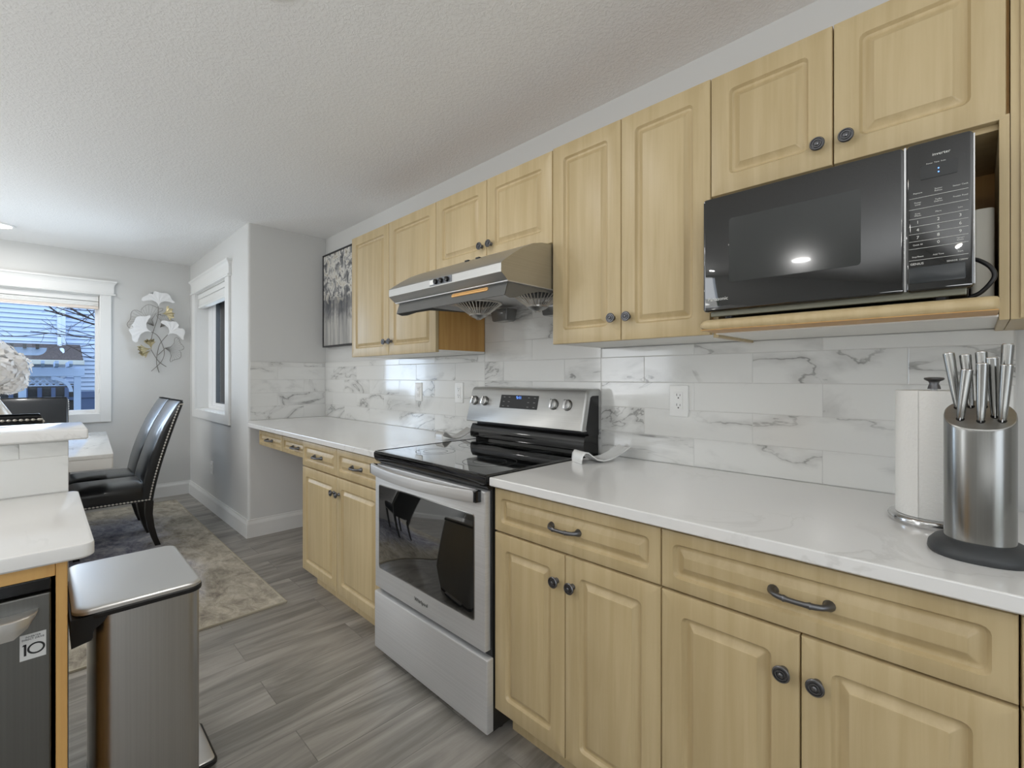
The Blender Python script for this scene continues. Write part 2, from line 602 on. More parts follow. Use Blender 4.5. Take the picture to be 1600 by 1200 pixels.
def base_profile(h=0.14, t=0.016):
    return [(0, 0), (t, 0), (t, h-0.035), (t-0.004, h-0.022), (t-0.008, h-0.012), (t-0.009, h), (0, h)]
bm = BM(); prism(bm, [(XE+p[0], p[1]) for p in base_profile()], 'y', YL, YS); struct('baseboard_end', bm, 'white_trim')
bm = BM(); prism(bm, [(YS-p[0], p[1]) for p in base_profile()], 'x', XE, XR+0.014); struct('baseboard_side', bm, 'white_trim')
bm = BM(); prism(bm, [(XR+p[0], p[1]) for p in base_profile()], 'y', YS-0.014, -0.001); struct('baseboard_return', bm, 'white_trim')
bm = BM(); prism(bm, [(-p[0], p[1]) for p in base_profile()], 'x', XR, -2.86); struct('baseboard_kitchen', bm, 'white_trim')

# backsplash tiles
TW, TH, Z0 = 0.4126, 0.1056, 0.9152
def tiles(bm, u0, u1, z1, phase, P, g=0.0016):
    rows = int(math.ceil((z1-Z0)/TH))
    for r in range(rows):
        za, zb = Z0+r*TH, min(Z0+(r+1)*TH, z1)
        off = phase + (TW/2 if r % 2 else 0)
        k0 = math.floor((u0-off)/TW)
        k = k0
        while off+k*TW < u1:
            a, b = max(off+k*TW, u0), min(off+(k+1)*TW, u1)
            if b-a > 0.01 and zb-za > 0.01:
                P(a+g/2, b-g/2, za+g/2, zb-g/2)
            k += 1
def tile_y(a, b, c, d):
    e = 0.0012
    loft(bmt, [[(p[0], y, p[1]) for p in ((a+i, c+i), (b-i, c+i), (b-i, d-i), (a+i, d-i))] for i, y in ((0, -0.002), (0, -0.0078), (e, -0.0086))], cap0=False)
def tile_x(a, b, c, d):
    e = 0.0012
    loft(bmt, [[(XR+x, p[0], p[1]) for p in ((a+i, c+i), (b-i, c+i), (b-i, d-i), (a+i, d-i))] for i, x in ((0, 0.002), (0, 0.0078), (e, 0.0086))], cap0=False)
bmt = BM()
tiles(bmt, XR+0.009, -1.937, 1.378, -0.756, tile_y)
tiles(bmt, -1.937, -1.172, 1.60, -0.756, tile_y)
tiles(bmt, -1.172, 0.072, 1.378, -0.756, tile_y)
tiles(bmt, YS+0.012, -0.009, 1.372, -0.19, tile_x)
struct('wall_backsplash', bmt, 'tile')
bm = BM()
box(bm, XR+0.0005, -1.937, -0.0079, 0.0005, .9145, 1.378); box(bm, -1.937, -1.172, -0.0079, 0.0005, .9145, 1.60); box(bm, -1.172, 0.072, -0.0079, 0.0005, .9145, 1.378)
box(bm, XR-0.0005, XR+0.0079, YS+0.012, -0.007, .9145, 1.372)
struct('wall_grout', bm, 'grout')

# ------------------------------------------------------------------ windows
def crown(yz):                                           # head trim profile (out, z)
    return yz
def window_end():
    w = bpy.data.objects.new('window_1', None); COL.objects.link(w); w['kind'] = 'structure'; w['_o'] = (XE, -2.0, 0.9); w.location = (XE, -2.0, 0.9)
    y0, y1, z0, z1 = W1
    c = 0.083
    bm = BM()
    box(bm, XE, XE+0.018, y1, y1+c, z0-c, z1+0.01, 0.002); struct('side_casing', bm, 'white_trim', w)
    bm = BM(); box(bm, XE, XE+0.018, y0-c, y0, z0-c, z1+0.01, 0.002); struct('side_casing', bm, 'white_trim', w)
    bm = BM(); box(bm, XE, XE+0.0175, y0, y1, z0-c, z0, 0.002); struct('bottom_casing', bm, 'white_trim', w)
    bm = BM()                                            # head: fillet, frieze and flared crown
    ya, yb = y0-c, y1+c
    prof = [(0.0, 2.048), (0.03, 2.048), (0.034, 2.056), (0.03, 2.064), (0.02, 2.066), (0.02, 2.135), (0.024, 2.15), (0.032, 2.166), (0.043, 2.176), (0.043, 2.188), (0.0, 2.188)]
    rings = []
    for o_, z in prof:
        rings.append([(XE, ya-o_, z), (XE+o_, ya-o_, z), (XE+o_, yb+o_, z), (XE, yb+o_, z)])
    loft(bm, rings); struct('head_trim', bm, 'white_trim', w)
    bm = BM()                                            # vinyl frame in the opening
    xo = XE-0.11
    f = 0.03
    for a, b, cc, d in ((y0, y0+f, z0, z1), (y1-f, y1, z0, z1), (y0+f, y1-f, z0, z0+f+0.005), (y0+f, y1-f, z1-f, z1)):
        box(bm, xo-0.03, xo+0.04, a, b, cc, d, 0.003)
    struct('window_frame', bm, 'vinyl', w)
    bm = BM()
    box(bm, xo-0.004, xo+0.002, y0+f, y1-f, z0+f, z1-f); struct('pane', bm, 'pane', w)
    bm = BM()
    for a, b, cc, d in ((y0, y0+0.004, z0, z1), (y1-0.004, y1, z0, z1), (y0, y1, z0, z0+0.004), (y0, y1, z1-0.004, z1)):
        box(bm, XE-0.15, XE+0.001, a, b, cc, d)
    struct('jamb', bm, 'white_trim', w)
    # folded shade under the head
    s = thing('roller_shade', 'white folded shade at the top of the wide window behind the dining table', 'blind', (XE, -2.0, 1.95))
    bm = BM(); box(bm, XE-0.075, XE-0.012, y0+0.008, y1-0.008, 1.985, 2.036, 0.004); obj('headrail', bm, 'white_trim', s)
    bm = BM()
    z = 1.985
    pts = [(XE-0.07, z)]
    for k in range(5):
        pts += [(XE-0.016, z-0.004-k*0.0095), (XE-0.022, z-0.0095-k*0.0095)]
    pts += [(XE-0.07, z-0.048)]
    prism(bm, pts, 'y', y0+0.012, y1-0.012); obj('pleated_fabric', bm, 'white_plastic', s)
    bm = BM(); box(bm, XE-0.072, XE-0.014, y0+0.01, y1-0.01, 1.91, 1.936, 0.004); obj('bottom_rail', bm, mat('rail_beige', (226, 214, 204), 0.5), s)
    bm = BM(); tube(bm, [(XE-0.018, y1-0.01, 1.985), (XE-0.016, y1-0.009, 1.6), (XE-0.016, y1-0.009, 1.14)], 0.0012, 6)
    lathe(bm, [(0.002, 0.0), (0.006, -0.012), (0.0045, -0.045), (0.001, -0.048)], (XE-0.016, y1-0.009, 1.14), 'z', 10)
    obj('pull_cord', bm, 'white_plastic', s)
window_end()

def window_side():
    w = bpy.data.objects.new('window_2', None); COL.objects.link(w); w['kind'] = 'structure'; w['_o'] = (-5.2, YS, 0.9); w.location = (-5.2, YS, 0.9)
    x0, x1, z0, z1 = W2
    c = 0.112
    for a, b in ((x1, x1+c), (x0-c, x0)):
        bm = BM(); box(bm, a, b, YS-0.018, YS, z0-0.085, z1+0.01, 0.002); struct('side_casing', bm, 'white_trim', w)
    bm = BM(); box(bm, x0, x1, YS-0.0175, YS, z0-0.085, z0, 0.002); struct('bottom_casing', bm, 'white_trim', w)
    bm = BM()
    xa, xb = x0-c, x1+c
    prof = [(0.0, 2.112), (0.03, 2.112), (0.034, 2.12), (0.03, 2.128), (0.02, 2.13), (0.02, 2.2), (0.024, 2.215), (0.032, 2.231), (0.043, 2.241), (0.043, 2.254), (0.0, 2.254)]
    loft(bm, [[(xa-o_, YS, z), (xa-o_, YS-o_, z), (xb+o_, YS-o_, z), (xb+o_, YS, z)] for o_, z in prof]); struct('head_trim', bm, 'white_trim', w)
    yo = YS+0.12
    bm = BM()
    f = 0.045
    for a, b, cc, d in ((x0, x0+.13, z0, z1), (x1-f, x1, z0, z1), (x0+.13, x1-f, z0, z0+.03), (x0+.13, x1-f, z1-f, z1)):
        box(bm, a, b, yo-0.014, yo+0.03, cc, d, 0.003)
    struct('window_frame', bm, 'vinyl', w)
    bm = BM()
    sx0, sx1, sz0, sz1 = x0+.13, x1-f, z0+.03, z1-f
    for a, b, cc, d in ((sx0, sx0+.125, sz0, sz1), (sx1-.05, sx1, sz0, sz1), (sx0+.125, sx1-.05, sz0, sz0+.035), (sx0+.125, sx1-.05, sz1-.05, sz1)):
        box(bm, a, b, yo-0.006, yo+0.02, cc, d, 0.003)
    struct('sash', bm, 'vinyl', w)
    bm = BM()
    g = 0.012
    sx0 += .125; sx1 -= .05; sz0 += .035; sz1 -= .05
    for a, b, cc, d in ((sx0, sx0+g, sz0, sz1), (sx1-g, sx1, sz0, sz1), (sx0, sx1, sz0, sz0+.006), (sx0, sx1, sz1-g, sz1)):
        box(bm, a, b, yo-0.004, yo+0.018, cc, d)
    struct('gasket', bm, 'grey_plastic', w)
    bm = BM(); box(bm, sx0, sx1, yo+0.012, yo+0.017, sz0, sz1); struct('pane', bm, 'pane', w)
    bm = BM()
    for a, b, cc, d in ((x0, x0+0.004, z0, z1), (x1-0.004, x1, z0, z1), (x0, x1, z0, z0+0.004), (x0, x1, z1-0.004, z1)):
        box(bm, a, b, YS-0.001, YS+0.15, cc, d)
    struct('jamb', bm, 'white_trim', w)
    s = thing('roller_shade', 'white folded shade at the top of the narrow side window beside the wall flowers', 'blind', (-5.2, YS, 2.0))
    bm = BM(); box(bm, x0+0.008, x1-0.008, YS+0.012, YS+0.075, 2.055, 2.104, 0.004); obj('headrail', bm, 'white_trim', s)
    bm = BM()
    z = 2.055
    pts = [(YS+0.07, z)]
    for k in range(6):
        pts += [(YS+0.016, z-0.004-k*0.011), (YS+0.022, z-0.010-k*0.011)]
    pts += [(YS+0.07, z-0.066)]
    prism(bm, pts, 'x', x0+0.012, x1-0.012); obj('pleated_fabric', bm, 'white_plastic', s)
    bm = BM(); box(bm, x0+0.01, x1-0.01, YS+0.014, YS+0.072, 1.965, 1.988, 0.004); obj('bottom_rail', bm, 'white_trim', s)
window_side()

# ------------------------------------------------------------------ cabinets
def door_mesh(x0, x1, z0, z1, yf, frame=0.052, t=0.019):
    bm = BM()
    prof = [(0, t, .0005), (0, .004, .0005), (.0012, .0012, .001), (.004, 0, .002), (frame, 0, .014), (frame+.0025, .004, .013), (frame+.0055, .0088, .011), (frame+.009, .0105, .009),
            (frame+.0125, .0105, .006), (frame+.015, .0092, .004), (frame+.027, .0028, .002), (frame+.0285, .0010, .002), (frame+.030, .0006, .001)]
    rings = [[(p[0], yf+d, p[1]) for p in rr(x0+i, x1-i, z0+i, z1-i, r, 3)] for i, d, r in prof]
    loft(bm, rings)
    return bm

def knob(x, yf, z, parent):
    bm = BM()
    lathe(bm, [(.009, 0), (.008, .004), (.006, .008), (.0065, .012), (.013, .015), (.0165, .018), (.0170, .0215), (.0152, .0238), (.0135, .0238), (.0125, .0215), (.0108, .0215), (.0098, .0245), (.0082, .0245), (.0072, .0222), (.0058, .0222), (.0048, .0252), (.002, .0266)],
          (x, yf, z), '-y', 24)
    return obj('knob', bm, 'pewter', parent, 25)

def pull(x, yf, z, parent, w=0.05):
    bm = BM()
    pts = [(-w, 0.0), (-w, -.006), (-w+.002, -.013), (-w+.008, -.021), (-w+.018, -.026), (-w+.024, -.0275), (-w+.027, -.028), (-w+.030, -.028), (-.3*w, -.0295), (0, -.030), (.3*w, -.0295), (w-.030, -.028), (w-.027, -.028), (w-.024, -.0275), (w-.018, -.026), (w-.008, -.021), (w-.002, -.013), (w, -.006), (w, 0.0)]
    rad = [.0115, .010, .0066, .0058, .006, .0062, .0075, .0062, .0054, .0052, .0054, .0062, .0075, .0062, .006, .0058, .0066, .010, .0115]
    tube(bm, [(x+a, yf+b, z) for a, b in pts], rad, 12)
    return obj('handle', bm, 'pewter', parent, 50)

def door(x0, x1, z0, z1, yf, parent, knob_at=None, frame=0.052):
    d = obj('door', door_mesh(x0+.0015, x1-.0015, z0, z1, yf, frame), 'maple', parent, 30)
    if knob_at:
        knob(knob_at[0], yf, knob_at[1], d)
    return d

def drawer(x0, x1, z0, z1, yf, parent, w=0.05, frame=0.030, pull_x=None, pz=None):
    d = obj('drawer', door_mesh(x0+.0015, x1-.0015, z0, z1, yf, frame), 'maple', parent, 30)
    pull(pull_x if pull_x is not None else (x0+x1)/2, yf, pz if pz else (z0+z1)/2, d, w)
    return d

YB = -0.6505                         # base door fronts
def base_cabinet(x0, x1, label, drawers, side_l=False):
    c = thing('base_cabinet', label, 'cabinet', ((x0+x1)/2, -0.3, 0), 'maple base cabinets along the wall')
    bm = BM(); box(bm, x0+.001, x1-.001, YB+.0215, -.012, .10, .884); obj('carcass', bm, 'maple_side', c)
    bm = BM(); box(bm, x0+.001, x1-.001, -.562, -.02, 0, .10); obj('toe_kick', bm, 'maple', c)
    xm = (x0+x1)/2
    if drawers == 2:
        drawer(x0, xm, .730, .874, YB, c, 0.045)
        drawer(xm, x1, .730, .874, YB, c, 0.045)
    else:
        drawer(x0, x1, .730, .874, YB, c, 0.05)
    door(x0, xm, .118, .724, YB, c, (xm-.030, .640))
    door(xm, x1, .118, .724, YB, c, (xm+.030, .640))
    return c
base_cabinet(-2.846, -1.934, 'maple base cabinet left of the range with two drawers over two doors', 2)
base_cabinet(-1.172, -0.561, 'maple base cabinet with one wide drawer just right of the range', 1)
base_cabinet(-0.561, 0.050, 'maple base cabinet with one wide drawer under the knife block', 1)
base_cabinet(0.050, 0.661, 'maple base cabinet cut off by the right edge, beyond the knife block cabinet', 1)

# desk drawers hanging under the worktop at the left end
c = thing('desk_drawer_unit', 'shallow maple two-drawer unit under the left end of the worktop, over open knee space', 'drawer unit', (-3.35, -.3, .75))
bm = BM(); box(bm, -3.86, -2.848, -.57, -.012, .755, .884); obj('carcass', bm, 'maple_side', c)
drawer(-3.835, -3.352, .745, .852, -.59, c, 0.045, 0.024)
drawer(-3.349, -2.866, .745, .852, -.59, c, 0.045, 0.024)

YU = -0.3415
def upper_cabinet(x0, x1, z0, z1, label, kz, bottom=True, niche=None):
    c = thing('wall_cabinet', label, 'cabinet', ((x0+x1)/2, -.15, z0), 'maple wall cabinets')
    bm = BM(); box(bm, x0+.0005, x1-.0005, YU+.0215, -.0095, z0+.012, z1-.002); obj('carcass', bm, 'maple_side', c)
    bm = BM(); box(bm, x0+.001, x1-.001, YU+.022, -.0095, z0, z0+.0118); obj('bottom_panel', bm, 'melamine', c, label='white underside panel')
    xm = (x0+x1)/2
    door(x0, xm, z0-.001, z1, YU, c, (xm-.030, kz))
    door(xm, x1, z0-.001, z1, YU, c, (xm+.030, kz))
    return c
upper_cabinet(-2.846, -1.937, 1.381, 2.138, 'maple wall cabinet left of the range hood, next to the framed painting', 1.456)
upper_cabinet(-1.937, -1.172, 1.779, 2.138, 'short maple wall cabinet directly above the range hood', 1.842)
upper_cabinet(-1.172, -0.561, 1.381, 2.142, 'tall maple wall cabinet between the range hood and the microwave', 1.458)

# microwave cabinet: doors above, open niche with a protruding shelf below
c = thing('wall_cabinet', 'maple wall cabinet with an open niche holding the black microwave', 'cabinet', (-.255, -.15, 1.38), 'maple wall cabinets')
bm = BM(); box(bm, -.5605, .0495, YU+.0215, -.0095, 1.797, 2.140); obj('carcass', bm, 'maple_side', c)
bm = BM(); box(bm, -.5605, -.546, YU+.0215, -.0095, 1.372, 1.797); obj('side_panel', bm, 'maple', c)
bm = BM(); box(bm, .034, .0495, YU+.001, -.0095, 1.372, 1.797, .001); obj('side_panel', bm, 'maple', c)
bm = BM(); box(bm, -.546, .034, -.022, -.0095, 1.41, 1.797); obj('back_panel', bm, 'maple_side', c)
bm = BM(); box(bm, -.546, .034, YU+.0215, -.0095, 1.776, 1.797, .001); obj('niche_top', bm, 'maple', c)
bm = BM()
def shelf_ring(ins, z):
    return [(p[0], p[1], z) for p in rr(-.5495+ins, .0335-ins*0.2, -.457+ins, -.0095, .02, 5)]
loft(bm, [shelf_ring(.006, 1.384), shelf_ring(.001, 1.389), shelf_ring(0, 1.395), shelf_ring(.001, 1.402), shelf_ring(.006, 1.408), shelf_ring(.012, 1.411)])
obj('microwave_shelf', bm, 'maple', c, 40)
bm = BM(); box(bm, -.5445, .0315, -.452, -.3415, 1.3822, 1.3839); obj('shelf_underside_shade', bm, 'maple_side', c)  # thin sheet of browner wood, the shelf's underside shade put into its colour
bm = BM(); box(bm, -.545, .0335, -.340, -.0095, 1.3795, 1.3839); obj('bottom_panel', bm, 'melamine', c, label='white underside panel')
door(-.561, -.2555, 1.788, 2.140, YU, c, (-.2855, 1.844))
door(-.2555, .046, 1.788, 2.140, YU, c, (-.2255, 1.844))

c = thing('tall_cabinet', 'plain maple side of the cabinet cut off at the far right edge', 'cabinet', (.3, -.15, 1.37))
bm = BM(); box(bm, .0505, .42, YU+.001, -.0095, 1.372, 2.142, .001); obj('carcass', bm, 'maple', c)
bm = BM(); box(bm, .064, .42, YU-.004, YU+.0005, 1.374, 2.14, .001); obj('filler_panel', bm, 'maple', c)

# ------------------------------------------------------------------ worktops
def worktop(poly, z0, z1, name, label, bev=.003):
    bm = BM()
    cx = sum(p[0] for p in poly)/len(poly); cy = sum(p[1] for p in poly)/len(poly)
    def ring(k, z):
        out = []
        n = len(poly)
        for i, p in enumerate(poly):
            a, b = Vector(poly[i-1]), Vector(poly[(i+1) % n]); q = Vector(p)
            d1 = (q-a).normalized(); d2 = (b-q).normalized()
            n1 = Vector((-d1.y, d1.x)); n2 = Vector((-d2.y, d2.x))
            m = (n1+n2)
            m = m/max(m.length_squared/2, .4)
            out.append((q.x+m.x*k, q.y+m.y*k, z))
        return out
    loft(bm, [ring(bev, z0), ring(0, z0+bev), ring(0, z1-bev), ring(bev*.3, z1-bev*.3), ring(bev, z1)])
    o = obj(name, bm, 'quartz', None, org=(cx, cy, z0))
    return tag(o, label, 'countertop')
worktop([(XR+.009, -.009), (XR+.009, YS+.0125), (XR+.0005, YS+.0115), (XR+.0005, YS+.0005), (-3.80, -.678), (-1.929, -.6785), (-1.929, -.009)], .885, .9145, 'countertop', 'white quartz worktop left of the range, over the desk drawers')
worktop([(-1.1665, -.009), (-1.1665, -.6785), (.661, -.6785), (.661, -.009)], .885, .9145, 'countertop', 'white quartz worktop right of the range, under the paper towels and knife block')

# ------------------------------------------------------------------ outlets
def wall_plate(x, z, label, y=-.0086, kind='duplex', w=.076, h=.12, group='wall plates on the backsplash'):
    o = thing('wall_outlet', label, 'outlet', (x, y, z), group)
    bm = BM(); slab_y(bm, x-w/2, x+w/2, z-h/2, z+h/2, y-.006, y, .004, .003); obj('cover_plate', bm, 'white_plastic', o, 40)
    bm = BM(); slab_y(bm, x-.017, x+.017, z-.034, z+.034, y-.008, y-.0055, .002, .001); f = obj('socket_face', bm, 'white_plastic', o, 40)
    if kind == 'duplex':
        bm = BM()
        for s in (-.019, .019):
            box(bm, x-.0075, x-.0055, y-.0083, y-.0078, z+s, z+s+.009)
            box(bm, x+.0055, x+.0075, y-.0083, y-.0078, z+s, z+s+.007)
            lathe(bm, [(.0028, 0), (.0028, .0004)], (x, y-.0079, z+s-.007), '-y', 10)
        obj('socket_slots', bm, 'print_dark', f)
    return o
wall_plate(-.8135, 1.161, 'white duplex outlet on the marble tile right of the range')
wall_plate(-2.58, 1.156, 'white outlet plate on the tile left of the range, nearer the painting')
wall_plate(-2.16, 1.161, 'white outlet plate on the tile just left of the range backguard')
o = wall_plate(-5.105, .40, 'white outlet low on the wall under the narrow side window', YS-.0002, group=None)

# ------------------------------------------------------------------ range
RX0, RX1 = -1.9245, -1.1745
r = thing('electric_range', 'stainless steel electric range with black glass cooktop between the base cabinets', 'stove', (-1.5475, -.35, 0))
bm = BM(); box(bm, RX0, RX1-.002, -.656, -.03, .035, .895); obj('body', bm, 'black_plastic', r)
for fx in (RX0+.05, RX1-.05):
    bm = BM(); lathe(bm, [(.018, 0), (.018, .008), (.009, .010), (.009, .036)], (fx, -.58, 0), 'z', 14); obj('foot', bm, 'black_plastic', r)
# drawer front
bm = BM(); slab_y(bm, RX0-.003, RX1+.003, .040, .293, -.686, -.6565, .004, .006); obj('storage_drawer', bm, 'steel', r, 40)
# oven door with window
bm = BM(); slab_y(bm, RX0-.003, RX1-.012, .312, .862, -.682, -.6565, .004, .005); d = obj('oven_door', bm, 'steel', r, 40)
bm = BM(); slab_y(bm, -1.893, -1.238, .402, .776, -.6835, -.681, .012, .001); obj('window_rim', bm, 'chrome', d, 40)
bm = BM(); slab_y(bm, -1.889, -1.242, .406, .772, -.6845, -.682, .010, .0006); obj('window_glass', bm, 'oven_glass', d, 40)
text('brand_lettering', 'Whirlpool', .022, (-1.565, -.6826, .357), FR, 'print_dark', d)
bm = BM()                                     # bowed flat handle
pts = []
nseg = 16
for k in range(nseg+1):
    s = k/nseg
    xx = -1.935+(-1.212+1.935)*s
    yy = -.694-.046*math.sin(PI*s)**.8
    pts.append((xx, yy))
rings = []
for i, (xx, yy) in enumerate(pts):
    a = Vector(pts[min(i+1, nseg)])-Vector(pts[max(i-1, 0)])
    a.normalize()
    nx, ny = -a.y, a.x
    sec = [(-.007, -.021), (-.0085, -.016), (-.0085, .016), (-.007, .021), (.005, .022), (.007, .016), (.007, -.016), (.005, -.022)]
    rings.append([(xx+nx*u, yy+ny*u, .843+v) for u, v in sec])
loft(bm, rings)
hd = obj('handle', bm, 'steel', d, 40)
bm = BM(); box(bm, -1.934, -1.908, -.705, -.68, .822, .864, .002); obj('handle_bracket', bm, 'black_gloss', hd)
bm = BM(); box(bm, -1.232, -1.206, -.705, -.68, .824, .864, .002); obj('handle_bracket', bm, 'black_gloss', hd)
# black curved front lip under the cooktop
bm = BM()
prism(bm, [(-.63, .868), (-.664, .868), (-.676, .873), (-.686, .886), (-.690, .900), (-.690, .914), (-.684, .919), (-.63, .919)], 'x', RX0, RX1); obj('front_panel', bm, 'black_gloss', r, 40)
bm = BM()
def ct(ins, z):
    return [(p[0], p[1], z) for p in rr(RX0-.001+ins, RX1+.001-ins, -.686+ins, -.085, .006, 4)]
loft(bm, [ct(0, .897), ct(0, .920), ct(.002, .9225), ct(.006, .9225), ct(.008, .9205), ct(.009, .9205)]); ck = obj('cooktop', bm, 'black_glass', r, 30)
for bx, by, br in ((-1.72, -.50, .088), (-1.36, -.50, .108), (-1.72, -.23, .108), (-1.36, -.23, .078)):
    bm = BM()
    for rad in (br, br*.62):
        lathe(bm, [(rad-.0022, .0), (rad-.0022, .0003), (rad+.0006, .0003), (rad+.0006, 0)], (bx, by, .9205), 'z', 40, cap0=False, cap1=False)
    obj('burner_ring', bm, mat('burner_print', (46, 46, 46), 0.25), ck)
# backguard
bm = BM()
prism(bm, [(-.02, .90), (-.088, .90), (-.088, .934), (-.118, .934), (-.126, .940), (-.128, .96), (-.124, .985), (-.112, 1.006), (-.02, 1.012)], 'x', RX0+.004, RX1-.004); obj('riser', bm, 'black_gloss', r, 30)
bm = BM(); prism(bm, [(-.02, 1.0), (-.086, 1.0), (-.086, 1.03), (-.02, 1.03)], 'x', RX0+.012, RX1-.012); obj('vent_slot', bm, 'black_plastic', r)
bm = BM()
def bgp(x, ins):
    z1 = 1.200-ins
    return [(x, -.012, 1.022), (x, -.150+ins, 1.022), (x, -.1535+ins, 1.026), (x, -.150+ins, 1.036), (x, -.112+ins, z1-.018), (x, -.104+ins*.8, z1-.005), (x, -.092, z1), (x, -.012, z1)]
x0, x1 = RX0-.006, RX1+.004
loft(bm, [bgp(x0, .012), bgp(x0+.003, .005), bgp(x0+.010, 0), bgp(x1-.010, 0), bgp(x1-.003, .005), bgp(x1, .012)])
bg = obj('control_panel', bm, 'steel_lite', r, 35)
bm = BM(); prism(bm, [(-.030, 1.0), (-.10, 1.0), (-.122, 1.03), (-.09, 1.165), (-.078, 1.172), (-.030, 1.172)], 'x', RX1+.0035, RX1+.0052); obj('side_cap', bm, 'black_plastic', bg)
# sloping panel frame: a point on the face at height z
def face_y(z):
    return -.150+(z-1.036)/(1.182-1.036)*(.150-.112)
sl = math.atan2(.038, .146)
def on_face(bm):
    # geometry built facing -Y around z=1.13 gets leaned back onto the sloping face
    R = Matrix.Translation((0, face_y(1.13), 1.13)) @ Matrix.Rotation(-sl, 4, 'X') @ Matrix.Translation((0, 0, -1.13))
    bmesh.ops.transform(bm, matrix=R, verts=bm.verts)
    return bm
bm = BM(); slab_y(bm, -1.690, -1.440, 1.100, 1.166, -.0012, .001, .002, .0004); ds = obj('display', on_face(bm), mat('display_panel', (34, 34, 34), .35, spec=.3), bg)
bm = BM()
for px_ in (-1.665, -1.63, -1.50, -1.462):
    for pz_ in (1.155, 1.132, 1.110):
        box(bm, px_-.006, px_+.006, -.0016, -.0011, pz_-.0015, pz_+.0015)
o = obj('display_legend', on_face(bm), mat('legend_grey', (130, 130, 128), .5), ds); o['kind'] = 'stuff'
tx = text('clock_digits', '5:11', .020, (-1.565, face_y(1.152)-.0022, 1.152), FR, 'led_blue', ds)
for kx in (-1.884, -1.806, -1.344, -1.266):
    bm = BM()
    lathe(bm, [(.0235, 0), (.0235, .004), (.021, .007), (.0205, .012), (.018, .013)], (kx, 0, 1.13), '-y', 24)
    k = obj('knob', on_face(bm), 'steel_lite', bg, 40)
    bm = BM()
    slab_y(bm, kx-.006, kx+.006, 1.13-.0205, 1.13+.0205, -.027, -.0125, .004, .002)
    obj('knob_grip', on_face(bm), 'chrome', k, 40)
    bm = BM()
    lathe(bm, [(.0255, .0), (.0255, .0006), (.0238, .0006), (.0238, 0)], (kx, 0, 1.13), '-y', 24, cap0=False, cap1=False)
    obj('knob_ring', on_face(bm), 'print_dark', k)

# ------------------------------------------------------------------ range hood
h = thing('range_hood', 'stainless steel under-cabinet range hood with two fan guards above the range', 'range hood', (-1.55, -.3, 1.55))
HX0, HX1 = -1.921, -1.1745
outer = [(-.012, 1.595), (-.012, 1.770), (-.345, 1.770), (-.40, 1.766), (-.45, 1.754), (-.50, 1.731), (-.55, 1.701), (-.59, 1.674), (-.613, 1.657), (-.616, 1.653), (-.616, 1.622), (-.584, 1.597)]
bm = BM()
th = .0015
loft(bm, [[(x, p[0], p[1]) for p in outer] for x in (HX0, HX1)], cap0=True, cap1=True)
for f in list(bm.faces):                      # open the underside
    if all(abs(v.co.z-1.596) < .004 for v in f.verts):
        bm.faces.remove(f)
hb = obj('body', bm, 'steel_lite', h, 25)
bm = BM()                                     # inner pan with recessed underside
box(bm, HX0+.004, HX1-.004, -.58, -.014, 1.612, 1.618)
obj('underside_pan', bm, 'steel', h)
bm = BM()
for a, b, c_, d_ in ((HX0+.001, HX1-.001, -.584, -.560), (HX0+.001, HX1-.001, -.04, -.014), (HX0+.001, HX0+.025, -.560, -.04), (HX1-.025, HX1-.001, -.560, -.04)):
    box(bm, a, b, c_, d_, 1.594, 1.612)
obj('underside_rim', bm, 'steel', h)
bm = BM()                                     # hanging oil visor with returns at both ends
vis = [(-.572, 1.597), (-.588, 1.546), (-.5865, 1.544), (-.569, 1.594)]
prism(bm, vis, 'x', HX0+.02, HX1-.012)
for a in (HX0+.02, HX1-.014):
    poly = [(-.571, 1.596), (-.588, 1.545), (-.56, 1.538), (-.53, 1.543), (-.48, 1.562), (-.40, 1.58), (-.25, 1.588), (-.16, 1.592), (-.16, 1.597)]
    prism(bm, poly, 'x', a, a+.002)
obj('oil_visor', bm, 'smoke', h)
bm = BM(); slab_y(bm, -1.600, -1.452, 1.640-.0135, 1.640+.0135, -.6175, -.6155, .003, .0005); sp_ = obj('switch_plate', bm, mat('switch_plate', (120, 124, 130), .3, .6), h)
bm = BM(); slab_y(bm, -1.597, -1.571, 1.640-.010, 1.640+.010, -.619, -.617, .002, .0005); obj('lamp_switch', bm, 'white_plastic', sp_)
for kx in (-1.553, -1.518, -1.480):
    bm = BM(); lathe(bm, [(.0105, 0), (.0105, .006), (.009, .010), (.006, .011)], (kx, -.6175, 1.640), '-y', 18); obj('knob', bm, 'black_gloss', sp_, 40)
bm = BM()
loft(bm, [[(p[0], -.5915+(p[1]-1.545)*.31+d_, p[1]) for p in rr(-1.500+i, -1.285-i, 1.5735+i, 1.5875-i, .006, 4)] for i, d_ in ((0, .006), (0, .0), (.002, -.002))]); obj('lamp_lens', bm, 'bulb', h, 40)
